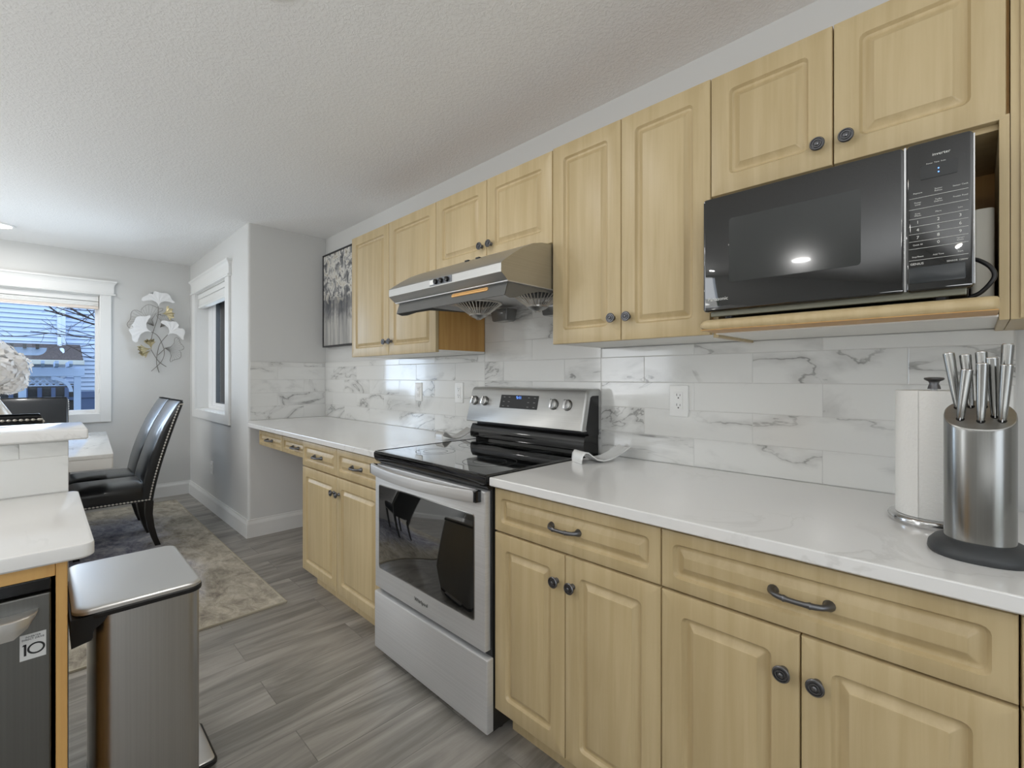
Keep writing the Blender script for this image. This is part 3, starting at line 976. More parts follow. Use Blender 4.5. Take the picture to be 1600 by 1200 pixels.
def fan_guard(cx, cy):
    g_bm = BM()
    R0, R1, zt, zb = .112, .043, 1.609, 1.553
    lathe(g_bm, [(R0+.004, zt), (R0+.004, zt-.005), (R0-.004, zt-.005), (R0-.004, zt)], (cx, cy, 0), 'z', 40, cap0=False, cap1=False)
    lathe(g_bm, [(R1+.003, zb+.004), (R1+.003, zb-.002), (R1-.006, zb-.002), (R1-.006, zb+.004)], (cx, cy, 0), 'z', 28, cap0=False, cap1=False)
    for k in range(38):
        a = 2*PI*k/38
        tube(g_bm, [(cx+R0*math.cos(a), cy+R0*math.sin(a), zt-.003), (cx+R1*math.cos(a), cy+R1*math.sin(a), zb+.001)], .0019, 5)
    g = obj('fan_guard', g_bm, 'nail', h)
    b = BM(); lathe(b, [(.041, zb+.003), (.043, zb-.003), (.038, zb-.008), (.014, zb-.018), (.012, zb-.022), (.003, zb-.023)], (cx, cy, 0), 'z', 24); obj('guard_cap', b, 'steel_lite', g, 40)
    b = BM(); lathe(b, [(.098, zt-.0005), (.06, zt-.008), (.03, zt-.008)], (cx, cy, 0), 'z', 28); obj('fan_rotor', b, 'grey_plastic', g, 40)
fan_guard(-1.713, -.25)
fan_guard(-1.331, -.25)
for cx in (-1.708, -1.367):
    bm = BM()
    loft(bm, [[(p[0], p[1], z) for p in rr(cx-w, cx+w, -.085-d_, -.085+d_, .006, 3)] for w, d_, z in ((.046, .030, 1.535), (.052, .034, 1.54), (.060, .038, 1.592), (.060, .038, 1.596))]); obj('grease_cup', bm, 'smoke', h, 40)
bm = BM()
for cx in (-1.53, -1.46):
    slab_y(bm, cx-.012, cx+.012, 1.742, 1.748, -.4785, -.440, .002, .0005)
obj('vent_slots', bm, 'black_plastic', h)

# ------------------------------------------------------------------ microwave
m_ = thing('microwave_oven', 'black countertop microwave sitting on the open shelf under the right wall cabinet', 'microwave', (-.27, -.25, 1.411))
MX0, MX1, MZ0, MZ1, MY = -.537, -.003, 1.432, 1.742, -.452
bm = BM(); box(bm, MX0+.010, MX1-.008, MY+.028, -.075, MZ0-.006, MZ1-.012, .004); obj('case', bm, mat('microwave_case', (30, 30, 31), .4), m_)
bm = BM(); box(bm, MX0+.012, MX1-.010, MY+.022, MY+.030, MZ0-.012, MZ0+.006, .002); obj('base_strip', bm, mat('base_strip', (126, 126, 112), .4, .5), m_)
for fx, fy in ((MX0+.05, MY+.06), (MX1-.05, MY+.06), (MX0+.05, -.12), (MX1-.05, -.12)):
    bm = BM(); lathe(bm, [(.011, 0), (.013, .016)], (fx, fy, 1.411), 'z', 14); obj('foot', bm, 'black_plastic', m_)
bm = BM(); slab_y(bm, MX0, -.1085, MZ0, MZ1, MY, MY+.028, .008, .004); d = obj('door', bm, 'black_glass', m_, 40)
bm = BM(); slab_y(bm, -.468, -.183, 1.505, 1.676, MY-.0006, MY+.001, .008, .0003); obj('door_window', bm, 'mw_window', d)
text('brand_lettering', 'Panasonic', .0135, (-.5235, MY-.0006, 1.465), FR, 'print_white', d, 'LEFT')
bm = BM(); slab_y(bm, -.1055, MX1, MZ0, MZ1, MY, MY+.028, .008, .004); p_ = obj('control_panel', bm, 'black_glass', m_, 40)
bm = BM(); slab_y(bm, -.1088, -.1052, MZ0+.002, MZ1-.002, MY+.001, MY+.02, .0005, .0002); obj('edge_trim', bm, 'chrome', m_)
bm = BM(); box(bm, MX1-.0005, MX1+.0018, MY+.004, MY+.020, MZ0+.006, MZ1-.006, .0006); obj('edge_trim', bm, 'chrome', m_)
pc = (-.1055+MX1)/2
yt = MY-.0005
text('panel_lettering', 'inverter', .0085, (pc+.004, yt, 1.711), FR, 'print_white', p_)
bm = BM(); slab_y(bm, -.082, -.026, 1.664, 1.692, yt-.0002, yt+.0006, .001, .0001); dsp = obj('display', bm, mat('lcd_off', (26, 28, 28), .1), p_)
text('clock_digits', ':', .022, (pc, yt-.0004, 1.679), FR, 'led_blue', dsp)
text('panel_lettering', 'Power  Time  Auto', .0038, (pc-.004, yt, 1.6945), FR, 'print_white', p_)
cols = (-.0865, -.0545, -.022)
rows = [(1.638, ('Popcorn', 'Sensor\nReheat', 'Sensor Cook')), (1.616, ('Power\nLevel', 'Turbo\nDefrost', 'Frozen Food')), (1.593, ('Keep\nWarm', 'More', 'Less')),
        (1.577, ('1', '2', '3')), (1.561, ('4', '5', '6')), (1.545, ('7', '8', '9')), (1.530, ('Quick 30', '0', 'Timer/\nClock')), (1.505, ('Stop/Reset', 'Add Time', 'Start'))]
for z, names in rows:
    for cx, s in zip(cols, names):
        text('key_legend', s, .0088 if len(s) == 1 else .0042, (cx, yt, z), FR, 'print_white', p_)
for z in (1.628, 1.605, 1.585, 1.569, 1.553, 1.5375, 1.522, 1.498):
    bm = BM(); slab_y(bm, -.1005, -.0105, z-.0003, z+.0003, yt-.0001, yt+.0006, .0001, .00005); obj('key_line', bm, 'print_white', p_)
text('panel_lettering', 'GENIUS', .0062, (-.0985, yt, 1.490), FR, 'print_white', p_, 'LEFT')
text('panel_lettering', 'SENSOR 1200W', .0045, (-.0265, yt, 1.488), FR, 'print_white', p_)
bm = BM(); slab_y(bm, -.101, -.0145, 1.449, 1.483, yt-.0015, yt+.0006, .003, .001); obj('door_button', bm, mat('door_button', (40, 44, 46), .25), p_, 40)
bm = BM()
tube(bm, smooth_curve([(-.010, -.40, 1.497), (.004, -.405, 1.490), (.020, -.41, 1.474), (.0265, -.41, 1.456), (.020, -.41, 1.440), (.006, -.405, 1.424), (-.010, -.40, 1.4165)], 6), .0042, 10); obj('power_cord', bm, 'black_plastic', m_, 60)

bm = BM(); loft(bm, [[(p[0], p[1], z) for p in rr(-.0085+i, .0285-i, -.315+i, -.16-i, .012, 5)] for i, z in ((.001, 1.4115), (0, 1.413), (0, 1.615), (.001, 1.617))])
tag(obj('slim_box', bm, 'grey_paper', None, 40, org=(.01, -.23, 1.4115)), 'pale grey slim box standing in the gap right of the microwave', 'box')

# ------------------------------------------------------------------ things on the right worktop
ZC = .9147
PX, PY = -.069, -.283
o = thing('paper_towel_holder', 'steel paper towel stand with a round base and dark finial knob', 'paper towel holder', (PX, PY, ZC))
bm = BM(); lathe(bm, [(.083, 0), (.0845, .004), (.0845, .014), (.082, .018), (.078, .0195), (.01, .0195)], (PX, PY, ZC), 'z', 48); obj('base', bm, 'chrome', o, 40)
bm = BM(); lathe(bm, [(.006, .0195), (.006, .312)], (PX, PY, ZC), 'z', 14); obj('rod', bm, 'steel', o, 40)
bm = BM(); lathe(bm, [(.012, .311), (.0105, .318), (.0085, .323), (.010, .328), (.017, .332), (.0185, .3345), (.0175, .337), (.008, .3385)], (PX, PY, ZC), 'z', 24); obj('knob', bm, 'pewter', o, 40)
t_ = thing('paper_towel_roll', 'white paper towel roll on the steel stand beside the knife block', 'paper towels', (PX, PY, ZC+.02))
bm = BM(); lathe(bm, [(.067, .020), (.0685, .022), (.0685, .305), (.067, .3075), (.022, .3075), (.022, .020)], (PX, PY, ZC), 'z', 56); obj('roll', bm, 'paper', t_, 40)
bm = BM()
ring0, ring1 = [], []
for k in range(15):
    a = math.radians(250-k*8)
    rad = .0692+max(0, k-9)*.0006
    ring0.append((PX+rad*math.cos(a), PY+rad*math.sin(a), ZC+.0205)); ring1.append((PX+rad*math.cos(a), PY+rad*math.sin(a), ZC+.307))
inner0 = [(PX+(p[0]-PX)*1.012, PY+(p[1]-PY)*1.012, p[2]) for p in reversed(ring0)]; inner1 = [(PX+(p[0]-PX)*1.012, PY+(p[1]-PY)*1.012, p[2]) for p in reversed(ring1)]
loft(bm, [ring0+inner0, ring1+inner1]); obj('loose_sheet', bm, 'paper', t_, 40)

KX, KY = .0045, -.478
k_ = thing('knife_block', 'oval brushed steel knife block with a slanted top and black foot', 'knife block', (KX, KY, ZC))
def oval(sx, sy, z, n=48, zs=0.0, e=2.4, ox=0, oy=0):
    out = []
    for i in range(n):
        a = 2*PI*i/n
        c_, s_ = math.cos(a), math.sin(a)
        u = math.copysign(abs(c_)**(2/e), c_)*sx; v = math.copysign(abs(s_)**(2/e), s_)*sy
        out.append((KX+ox+u, KY+oy+v, z+zs*v))
    return out
bm = BM(); loft(bm, [oval(.073, .079, ZC), oval(.075, .081, ZC+.004), oval(.074, .080, ZC+.012), oval(.066, .07, ZC+.022), oval(.052, .054, ZC+.030)]); obj('foot', bm, 'grey_plastic', k_, 40)
KS = .5
bm = BM(); loft(bm, [oval(.0505, .052, ZC+.026), oval(.0505, .052, 1.179-.003, zs=KS), oval(.0498, .0512, 1.180, zs=KS)]); obj('body', bm, 'block_steel', k_, 40)
bm = BM(); loft(bm, [oval(.0495, .051, 1.1798, zs=KS), oval(.0485, .050, 1.1815, zs=KS), oval(.047, .0485, 1.1815, zs=KS)]); tp = obj('top_cap', bm, 'steel_lite', k_, 30)
knives = [  # bottom x, y ; top x, y, z ; label
    (-.030, .022, -.044, .036, 1.300, 'steel-handled knife at the left end of the back row in the knife block'),
    (-.012, .028, -.020, .040, 1.296, 'steel-handled knife second from left in the back row of the knife block'),
    (.006, .028, .003, .042, 1.301, 'steel-handled knife third from left in the back row of the knife block'),
    (.032, .024, .039, .040, 1.314, 'tallest steel-handled knife, at the right end of the back row'),
    (-.026, -.018, -.017, -.016, 1.266, 'steel-handled knife at the left end of the front row in the knife block'),
    (.002, -.022, .004, -.014, 1.277, 'steel-handled knife in the middle of the front row in the knife block'),
    (.021, -.004, .017, .006, 1.288, 'steel-handled knife leaning just behind the front row, right of its middle'),
    (.030, -.018, .036, -.014, 1.274, 'steel-handled knife at the right end of the front row in the knife block')]
for bx, by, tx_, ty, tz, lab in knives:
    zb = 1.1822+KS*by
    b0, t0 = Vector((KX+bx, KY+by, zb)), Vector((KX+tx_, KY+ty, tz))
    o = thing('kitchen_knife', lab, 'knife', tuple(b0), 'knives in the steel block')
    d_ = (t0-b0)
    bm = BM()
    tube(bm, [b0+d_*s for s in (0, .05, .3, .6, .9, 1.0)], [.0048, .0058, .0072, .0082, .0090, .0092], 16, squash=.85); obj('handle', bm, 'block_steel', o, 40)
    bm = BM(); tube(bm, [t0-d_*.005, t0+d_*.012, t0+d_*.022], [.0092, .0091, .0078], 16, squash=.85); obj('end_cap', bm, 'chrome', o, 40)
    bm = BM()
    side = Vector((0, 1, 0)) if abs(d_.x) < 1 else Vector((1, 0, 0))
    dn = d_.normalized()
    bl = [b0+side*.0052+dn*.002, b0-side*.0052+dn*.002]
    L = .07
    loft(bm, [[tuple(bl[0]+Vector((.0008, 0, 0))), tuple(bl[1]+Vector((.0008, 0, 0))), tuple(bl[1]-Vector((.0008, 0, 0))), tuple(bl[0]-Vector((.0008, 0, 0)))],
              [tuple(b0-dn*L+side*.004+Vector((.0006, 0, 0))), tuple(b0-dn*L-side*.004+Vector((.0006, 0, 0))), tuple(b0-dn*L-side*.004-Vector((.0006, 0, 0))), tuple(b0-dn*L+side*.004-Vector((.0006, 0, 0)))]])
    obj('blade', bm, 'chrome', o)
bm = BM()
for bx, by, *_ in knives:
    zb = 1.1817+KS*by
    bmesh.ops.create_circle(bm, cap_ends=True, radius=.0085, segments=16, matrix=Matrix.Translation((KX+bx, KY+by, zb)) @ Matrix.Rotation(math.atan(KS), 4, 'X') @ Matrix.Diagonal((.75, 1.1, 1, 1)))
o = obj('knife_slots', bm, 'print_dark', tp)

# white wavy spoon rest right of the range
def spoon_rest(origin, ang, L, label, m='ceramic'):
    bm = BM()
    n = 22
    rings = []
    ca, sa = math.cos(ang), math.sin(ang)
    prof = [(-.03, .000, .036), (-.035, .016, .038), (-.02, .034, .040), (.03, .046, .041), (.09, .044, .042), (.17, .030, .043), (.27, .014, .044), (.40, .007, .044), (.55, .010, .043), (.70, .020, .041), (.85, .034, .039), (1.0, .050, .037)]
    th_ = .005
    for s, z, w in prof:
        row = []
        for k in range(9):
            q = -1+2*k/8
            row.append((s*L, q*w, z+.006*q*q*max(0, s)))
        back = [(p[0], p[1], p[2]-th_) for p in reversed(row)]
        rings.append(row+back)
    rings = [[(origin[0]+p[0]*ca-p[1]*sa, origin[1]+p[0]*sa+p[1]*ca, origin[2]+max(p[2], 0)+.0006) for p in r_] for r_ in rings]
    loft(bm, rings)
    o = obj('spoon_rest', bm, m, None, 60, org=origin)
    return tag(o, label, 'spoon rest')
spoon_rest((-1.113, -.252, ZC), math.radians(69), .225, 'white wavy ceramic spoon rest at the right rear corner of the range')
M['shaded_ceramic'] = mat('shaded_ceramic', (182, 180, 176), .2)  # greyer copy of the ceramic, with shadow put into the colour
spoon_rest((-2.035, -.245, ZC), math.radians(84), .20, 'ceramic spoon rest at the left rear corner of the range, shade painted in as grey', 'shaded_ceramic')

# ------------------------------------------------------------------ painting
pt = thing('framed_painting', 'grey and white abstract flower painting in a thin dark frame, left of the wall cabinets', 'painting', (-3.56, -.02, 1.51))
bm = BM(); slab_y(bm, -3.952, -3.19, 1.517, 2.275, -.047, -.008, .001, .001)
obj('canvas', bm, 'painting', pt)
bm = BM()
for a, b, c_, d_ in ((-3.965, -3.954, 1.505, 2.287), (-3.188, -3.177, 1.505, 2.287), (-3.954, -3.188, 1.505, 1.515), (-3.954, -3.188, 2.277, 2.287)):
    box(bm, a, b, -.052, -.001, c_, d_)
obj('frame', bm, mat('dark_frame', (54, 54, 56), .5), pt)

# ------------------------------------------------------------------ ginkgo wall decoration on the end wall
wa = thing('wall_decoration', 'metal ginkgo leaf wall decoration, white and gold leaves, beside the wide window', 'wall decor', (XE, -.9, 1.7))
def leaf(name, base, ang, size, spread, m, x=XE+.03, frill=.05, wire=False, cup=.012, lobes=3, notch=.5):
    """fan-shaped ginkgo leaf in the YZ plane; ang measured from +Z towards +Y"""
    n = 28
    def pt(s, q):
        g = .06+.94*(min(1, max(0, (s-.05)/.75))**1.25)
        a = ang+(-1+2*q)*spread*g
        rim = 1+frill*math.sin(q*PI*2*lobes+.6)-.17*math.exp(-((q-notch)/.03)**2)-.10*abs(2*q-1)**3
        R = size*(.12+.88*s)*(1+(rim-1)*s**3)
        return (x+cup*s*s*(1-abs(2*q-1))+.002*math.sin(q*40)*s, base[0]+R*math.sin(a)-size*.12*math.sin(ang), base[1]+R*math.cos(a)-size*.12*math.cos(ang))
    bm = BM()
    if wire:
        outline = [pt(1, k/n) for k in range(n+1)]
        left = [pt(s, 0) for s in (0.0, .3, .6, .85)]
        right = [pt(s, 1) for s in (.85, .6, .3, 0.0)]
        tube(bm, left+outline+right, .0018, 6)
        for q in [.06+.88*k/12 for k in range(13)]:
            tube(bm, [pt(0.02, q), pt(.5, q), pt(.98, q)], .0007, 4)
    else:
        rings = []
        for s in (.0, .15, .3, .5, .7, .85, .94, 1.0):
            row = [pt(s, k/n) for k in range(n+1)]
            rings.append(row+[(p[0]-.0025, p[1], p[2]) for p in reversed(row)])
        loft(bm, rings)
    return obj(name, bm, m, wa, 50)
D = math.radians
leaf('white_leaf', (-.893, 1.985), D(-2), .165, 1.12, 'art_white', XE+.05, notch=.36)
leaf('white_leaf', (-.955, 1.715), D(-68), .195, 1.02, 'art_white', XE+.05, notch=.42)
leaf('white_leaf', (-.815, 1.695), D(42), .165, 1.05, 'art_white', XE+.045, notch=.55)
leaf('wire_leaf', (-.930, 1.780), D(-38), .235, .95, 'wire', XE+.012, wire=True)
leaf('wire_leaf', (-.835, 1.555), D(100), .175, .95, 'wire', XE+.012, wire=True)
leaf('wire_leaf', (-.875, 1.770), D(38), .15, .8, 'wire', XE+.010, wire=True)
leaf('gold_leaf', (-.872, 1.905), D(78), .115, .75, 'gold', XE+.055, .10, lobes=4, cup=.03)
leaf('gold_leaf', (-.950, 1.545), D(-102), .125, .50, 'gold', XE+.06, .12, lobes=4, cup=.03)
leaf('gold_leaf', (-.955, 1.535), D(-8), .110, .48, 'gold', XE+.065, .14, lobes=4, cup=.03)
leaf('gold_leaf', (-.955, 1.530), D(-128), .105, .35, 'gold', XE+.05, .12, lobes=3, cup=.03)
for pts in ([(-.895, 1.985), (-.896, 1.90), (-.905, 1.83), (-.938, 1.71), (-.954, 1.63)],
            [(-.95, 1.715), (-.905, 1.685), (-.869, 1.625), (-.842, 1.514), (-.869, 1.413), (-.949, 1.313)],
            [(-.815, 1.695), (-.855, 1.64), (-.885, 1.578), (-.907, 1.445), (-.905, 1.37), (-.885, 1.30)],
            [(-.954, 1.536), (-.917, 1.458), (-.88, 1.405), (-.826, 1.36)],
            [(-.835, 1.555), (-.858, 1.526), (-.895, 1.48)],
            [(-.872, 1.905), (-.897, 1.90)]):
    bm = BM(); tube(bm, smooth_curve([(XE+.022+.01*math.sin(i*2.1), p[0], p[1]) for i, p in enumerate(pts)], 5), .003, 7); obj('stem', bm, 'wire', wa, 60)

# ------------------------------------------------------------------ dining furniture
RC = (-4.24, -2.0)
bm = BM(); slab(bm, RC[0]-1.52, RC[0]+1.52, RC[1]-1.21, RC[1]+1.21, .0005, .009, .004, .002)
rg = thing('area_rug', 'distressed grey and beige area rug under the dining table', 'rug', (RC[0], RC[1], 0))
obj('pile', bm, 'rug', rg)
bm = BM()
x0, x1, y0, y1 = RC[0]-1.526, RC[0]+1.526, RC[1]-1.216, RC[1]+1.216
for a, b, c_, d_ in ((x0, x0+.01, y0, y1), (x1-.01, x1, y0, y1), (x0+.01, x1-.01, y0, y0+.01), (x0+.01, x1-.01, y1-.01, y1)):
    box(bm, a, b, c_, d_, .0005, .0105, .001)
obj('binding', bm, 'rug_edge', rg)

# table, turned a few degrees
TAB = thing('dining_table', 'white marble dining table with a thick edge, beyond the peninsula', 'table', (0, 0, 0))
TLX, TLY = 1.62, 1.06
bm = BM(); slab(bm, -TLX, 0, -TLY, 0, .735, .76, .012, .002); slab(bm, -TLX+.001, -.001, -TLY+.001, -.001, .668, .7345, .011, .002)
obj('tabletop', bm, 'marble_top', TAB, 30)
for a, b in ((-TLX+.52, -TLX+.64), (-.52, -.40)):
    bm = BM(); box(bm, a, b, -TLY+.22, -.22, .0005, .668, .006); obj('pedestal', bm, 'marble_top', TAB)
TAB.location = (-3.852, -1.425, .0105)
TAB.rotation_euler = (0, 0, math.radians(-3.0))

LEG = 'dark_wood'
def make_chair(label, group='black leather dining chairs'):
    """seat faces -Y, rear feet at y=0"""
    c = thing('dining_chair', label, 'chair', (0, 0, 0), group)
    W = .225
    def back(z):                       # (rear y, front y)
        t_ = (z-.335)/(1.06-.335)
        rear = -.040+.155*t_**1.35+.036*t_
        thick = .062+.022*math.sin(PI*min(1, t_*1.1+.1))-.03*max(0, t_-.8)/.2
        return rear, rear-thick
    bm = BM()
    rings = []
    for z in (.335, .345, .40, .48, .56, .64, .72, .80, .88, .95, 1.0, 1.03, 1.05, 1.060, 1.064):
        r_, f_ = back(min(z, 1.05))
        e = max(0, z-1.04)/.024
        ins = .014*e*e
        ring = []
        for u, v in rr(-W+ins, W-ins, f_+ins, r_-ins, .016, 4):
            if v < (f_+r_)/2:
                v -= .012*(1-(u/W)**2)*(1-e)
            ring.append((u, v, z))
        rings.append(ring)
    loft(bm, rings); obj('backrest', bm, 'leather', c, 45)
    bm = BM()
    rings = []
    yb_, yf_ = -.085, -.50
    for z, ins in ((.335, .010), (.342, .002), (.36, 0), (.41, -.004), (.435, 0), (.452, .012), (.462, .035), (.468, .075), (.471, .12)):
        rings.append([(u, v, z+.006*(1-(u/W)**2)*(z > .43)) for u, v in rr(-W+.004+ins, W-.004-ins, yf_+ins, yb_-ins*.3, .03, 4)])
    loft(bm, rings); obj('seat', bm, 'leather', c, 50)
    # beaded nailhead trim: along the seat rail, up the side, over the outer back
    path = []
    for sgn in (1, -1):
        p = []
        X_ = W+.0005
        y = yf_+.02
        while y < -.095:
            p.append((sgn*(W-.0015), y, .348)); y += .0034
        z = .348
        yy = y
        while yy < back(.348)[0]-.024:
            p.append((sgn*X_, yy, .348)); yy += .0034
        while z < 1.035:
            p.append((sgn*X_, back(z)[0]-.024, z)); z += .0034
        path.append(p)
    arc = [(W-.010-k*.0034, back(1.035)[0]+.0012, 1.035) for k in range(int((2*W-.02)/.0034)+1)]
    full = path[0]+[(W-.003, back(1.035)[0]-.004, 1.036)]+arc+[(-W+.003, back(1.035)[0]-.004, 1.036)]+list(reversed(path[1]))
    rad = [(.0008, .0044, .0060, .0060, .0044, .0008)[i % 6] for i in range(len(full))]
    bm = BM(); tube(bm, full, rad, 6); obj('nailhead_trim', bm, 'nail', c)
    for sgn in (-1, 1):
        x = sgn*(W-.028)
        bm = BM()
        rings = []
        for z, y, s in ((.335, -.062, .024), (.24, -.066, .0225), (.14, -.052, .020), (.06, -.032, .018), (0, -.012, .017)):
            rings.append([(x+u, y+v, z) for u, v in ((-s, -s), (s, -s), (s, s), (-s, s))])
        loft(bm, rings); obj('leg', bm, LEG, c)
        bm = BM()
        rings = [[(x+u, yf_+.045+v, z) for u, v in ((-s, -s), (s, -s), (s, s), (-s, s))] for z, s in ((.335, .023), (0, .017))]
        loft(bm, rings); obj('leg', bm, LEG, c)
    return c
def copy_tree(o, parent=None):
    c = o.copy(); COL.objects.link(c)
    if parent:
        c.parent = parent
        c.matrix_parent_inverse = Matrix.Identity(4)
    for ch in list(o.children):
        copy_tree(ch, c)
    return c
chair0 = make_chair('black leather dining chair with nailhead trim at the table side, nearest the range')
spots = [((-4.505, -1.126, .0105), 0, None),
         ((-4.967, -1.126, .0105), 0, 'black leather dining chair at the table side, directly behind the nearest one'),
         ((-5.712, -1.80, .0105), 90, 'black leather dining chair at the far table end, in front of the wide window'),
         ((-3.40, -1.965, .0105), -90, 'black leather dining chair at the near table end, only its nailhead back top showing')]
for i, (loc, deg, lab) in enumerate(spots):
    c = chair0 if i == 0 else copy_tree(chair0)
    c.location = loc
    c.rotation_euler = (0, 0, math.radians(deg))
    if lab:
        c['label'] = lab

# vase with white flowers on the table
VX, VY, VZ = -4.55, -1.985, .7712
v = thing('vase', 'beige glazed vase on the dining table holding white flowers', 'vase', (VX, VY, VZ))
bm = BM(); lathe(bm, [(.05, 0), (.062, .008), (.095, .06), (.118, .13), (.118, .18), (.10, .24), (.066, .30), (.048, .335), (.05, .352), (.045, .352), (.042, .33), (.04, .30)], (VX, VY, VZ), 'z', 36); obj('body', bm, 'vase', v, 60)
fb = thing('flower_bouquet', 'round bunch of white hydrangea flowers standing in the beige vase', 'flowers', (VX, VY, VZ+.33))
rnd = random.Random(3)
def bloom(c_, R):
    bm = BM()
    for k in range(90):
        z = 1-2*(k+.5)/90
        a = k*2.399963
        s = math.sqrt(max(0, 1-z*z))
        d_ = Vector((s*math.cos(a), s*math.sin(a), z))
        p = Vector(c_)+d_*R*(.93+.1*rnd.random())
        e1 = d_.orthogonal().normalized(); e2 = d_.cross(e1)
        ph = rnd.random()*6
        w = R*.23
        d_ = (d_+Vector([rnd.uniform(-.55, .55) for _ in range(3)])).normalized()
        e1 = d_.orthogonal().normalized(); e2 = d_.cross(e1)
        cv = bm.verts.new(p)
        vs = []
        for q in range(8):
            rr_ = w*(1 if q % 2 == 0 else .62)
            vs.append(bm.verts.new(p+(e1*math.cos(q*PI/4+ph)+e2*math.sin(q*PI/4+ph))*rr_+d_*w*(.12 if q % 2 == 0 else .04)))
        for q in range(8):
            bm.faces.new((cv, vs[q], vs[(q+1) % 8]))
    bmesh.ops.create_icosphere(bm, subdivisions=2, radius=R*.93, matrix=Matrix.Translation(c_))
    return bm
for bx, by, bz, R in ((0, 0, .60, .125), (.0, .085, .55, .105), (.0, -.1, .56, .12), (.09, .02, .52, .11), (-.09, .02, .53, .11), (.05, -.1, .49, .11), (.02, .09, .455, .085), (-.06, .09, .47, .085), (0.02, 0, .46, .10)):
    obj('bloom', bloom((VX+bx, VY+by, VZ+bz), R), 'petal', fb)
bm = BM()
for a in range(5):
    tube(bm, [(VX+.015*math.cos(a*1.26), VY+.015*math.sin(a*1.26), VZ+.3), (VX+.03*math.cos(a*1.26), VY+.03*math.sin(a*1.26), VZ+.46)], .003, 6)
obj('stems', bm, 'stem', fb)

# ------------------------------------------------------------------ peninsula with dishwasher and raised bar
PY1 = -1.688
bm = BM(); box(bm, -2.03, -1.9125, -4.2, PY1-.0005, 0, 1.066); struct('wall_peninsula', bm, 'grout')
bmt = BM()
def tile_p(a, b, c_, d_):
    loft(bmt, [[(-1.920+x, p[0], p[1]) for p in ((a+i, c_+i), (b-i, c_+i), (b-i, d_-i), (a+i, d_-i))] for i, x in ((0, .002), (0, .0078), (.0012, .0086))], cap0=False)
tiles(bmt, -4.2, PY1, 1.064, -1.789-TW/2, tile_p)
struct('trim_1', bmt, 'tile')
def round_top(poly_r, z0, z1, label, name='countertop', bev=.004, r=.012, m='quartz'):
    x0, x1, y0, y1 = poly_r
    bm = BM(); slab(bm, x0, x1, y0, y1, z0, z1, r, bev)
    o = obj(name, bm, m, None, 40, org=((x0+x1)/2, (y0+y1)/2, z0))
    return tag(o, label, 'countertop')
round_top((-1.9115, -1.285, -4.2, -1.667), .885, .9145, 'white quartz worktop of the peninsula, lower level over the dishwasher', r=.022)
round_top((-2.216, -1.897, -4.2, -1.6455), 1.067, 1.097, 'white quartz raised bar ledge on top of the peninsula', r=.006)
pc_ = thing('base_cabinet', 'maple peninsula cabinet with a plain end panel beside the trash can', 'cabinet', (-1.6, -1.75, 0))
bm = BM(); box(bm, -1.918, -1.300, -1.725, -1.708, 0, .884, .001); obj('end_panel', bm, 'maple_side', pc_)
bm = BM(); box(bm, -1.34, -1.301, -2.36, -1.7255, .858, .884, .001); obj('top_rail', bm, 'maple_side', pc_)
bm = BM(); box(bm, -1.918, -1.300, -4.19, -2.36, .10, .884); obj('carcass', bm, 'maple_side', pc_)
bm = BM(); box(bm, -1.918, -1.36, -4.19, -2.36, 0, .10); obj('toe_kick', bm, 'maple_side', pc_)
dw = thing('dishwasher', 'dark stainless dishwasher with a bar handle built into the peninsula', 'dishwasher', (-1.6, -2.04, 0))
DY0, DY1 = -2.335, -1.7315
bm = BM(); box(bm, -1.90, -1.322, DY0, DY1, .02, .855); obj('tub', bm, 'black_plastic', dw)
bm = BM(); box(bm, -1.321, -1.306, DY0, DY1, .832, .856, .002); obj('control_strip', bm, 'black_gloss', dw)
bm = BM(); box(bm, -1.3215, -1.298, DY0, DY1, .11, .829, .003); dd = obj('door', bm, 'steel_dark', dw)
bm = BM(); box(bm, -1.40, -1.36, DY0, DY1, .0, .10); obj('kick_plate', bm, 'black_plastic', dw)
bm = BM()                                # wedge-ended bar handle
rings = []
for y, xo, zt, zb in ((DY1-.018, .010, .803, .799), (DY1-.022, .020, .803, .791), (DY1-.032, .032, .802, .776), (DY1-.05, .038, .801, .763), (-2.0, .040, .800, .760), (DY0+.05, .038, .801, .763), (DY0+.032, .032, .802, .776), (DY0+.018, .010, .803, .799)):
    xa = -1.2985
    rings.append([(xa, y, zb), (xa+xo, y, zb+.004), (xa+xo+.002, y, (zt+zb)/2), (xa+xo, y, zt-.002), (xa+xo-.004, y, zt), (xa, y, zt)])
loft(bm, rings); obj('handle', bm, 'lid_steel', dd, 40)
bm = BM(); box(bm, -1.2985, -1.2972, -1.7745, -1.7385, .708, .757, .0003); st = obj('badge_sticker', bm, mat('badge', (206, 206, 204), .4), dd, label='white square warranty sticker')
bm = BM(); box(bm, -1.2973, -1.2967, -1.7690, -1.7655, .7165, .7385)
prism(bm, [(-1.7655, .7385), (-1.7695, .7385), (-1.7715, .7355), (-1.7655, .7355)], 'x', -1.2973, -1.2967)
lathe(bm, [(.0110, .0), (.0110, .0006), (.0082, .0006), (.0082, 0)], (-1.2973, -1.7523, .7275), 'x', 36, sx=1.12, cap0=False, cap1=False)
obj('sticker_number', bm, 'print_dark', st)
text('sticker_caption', 'INVERTER\nDIRECT DRIVE', .0048, (-1.2970, -1.7565, .7492), FX, 'print_dark', st)

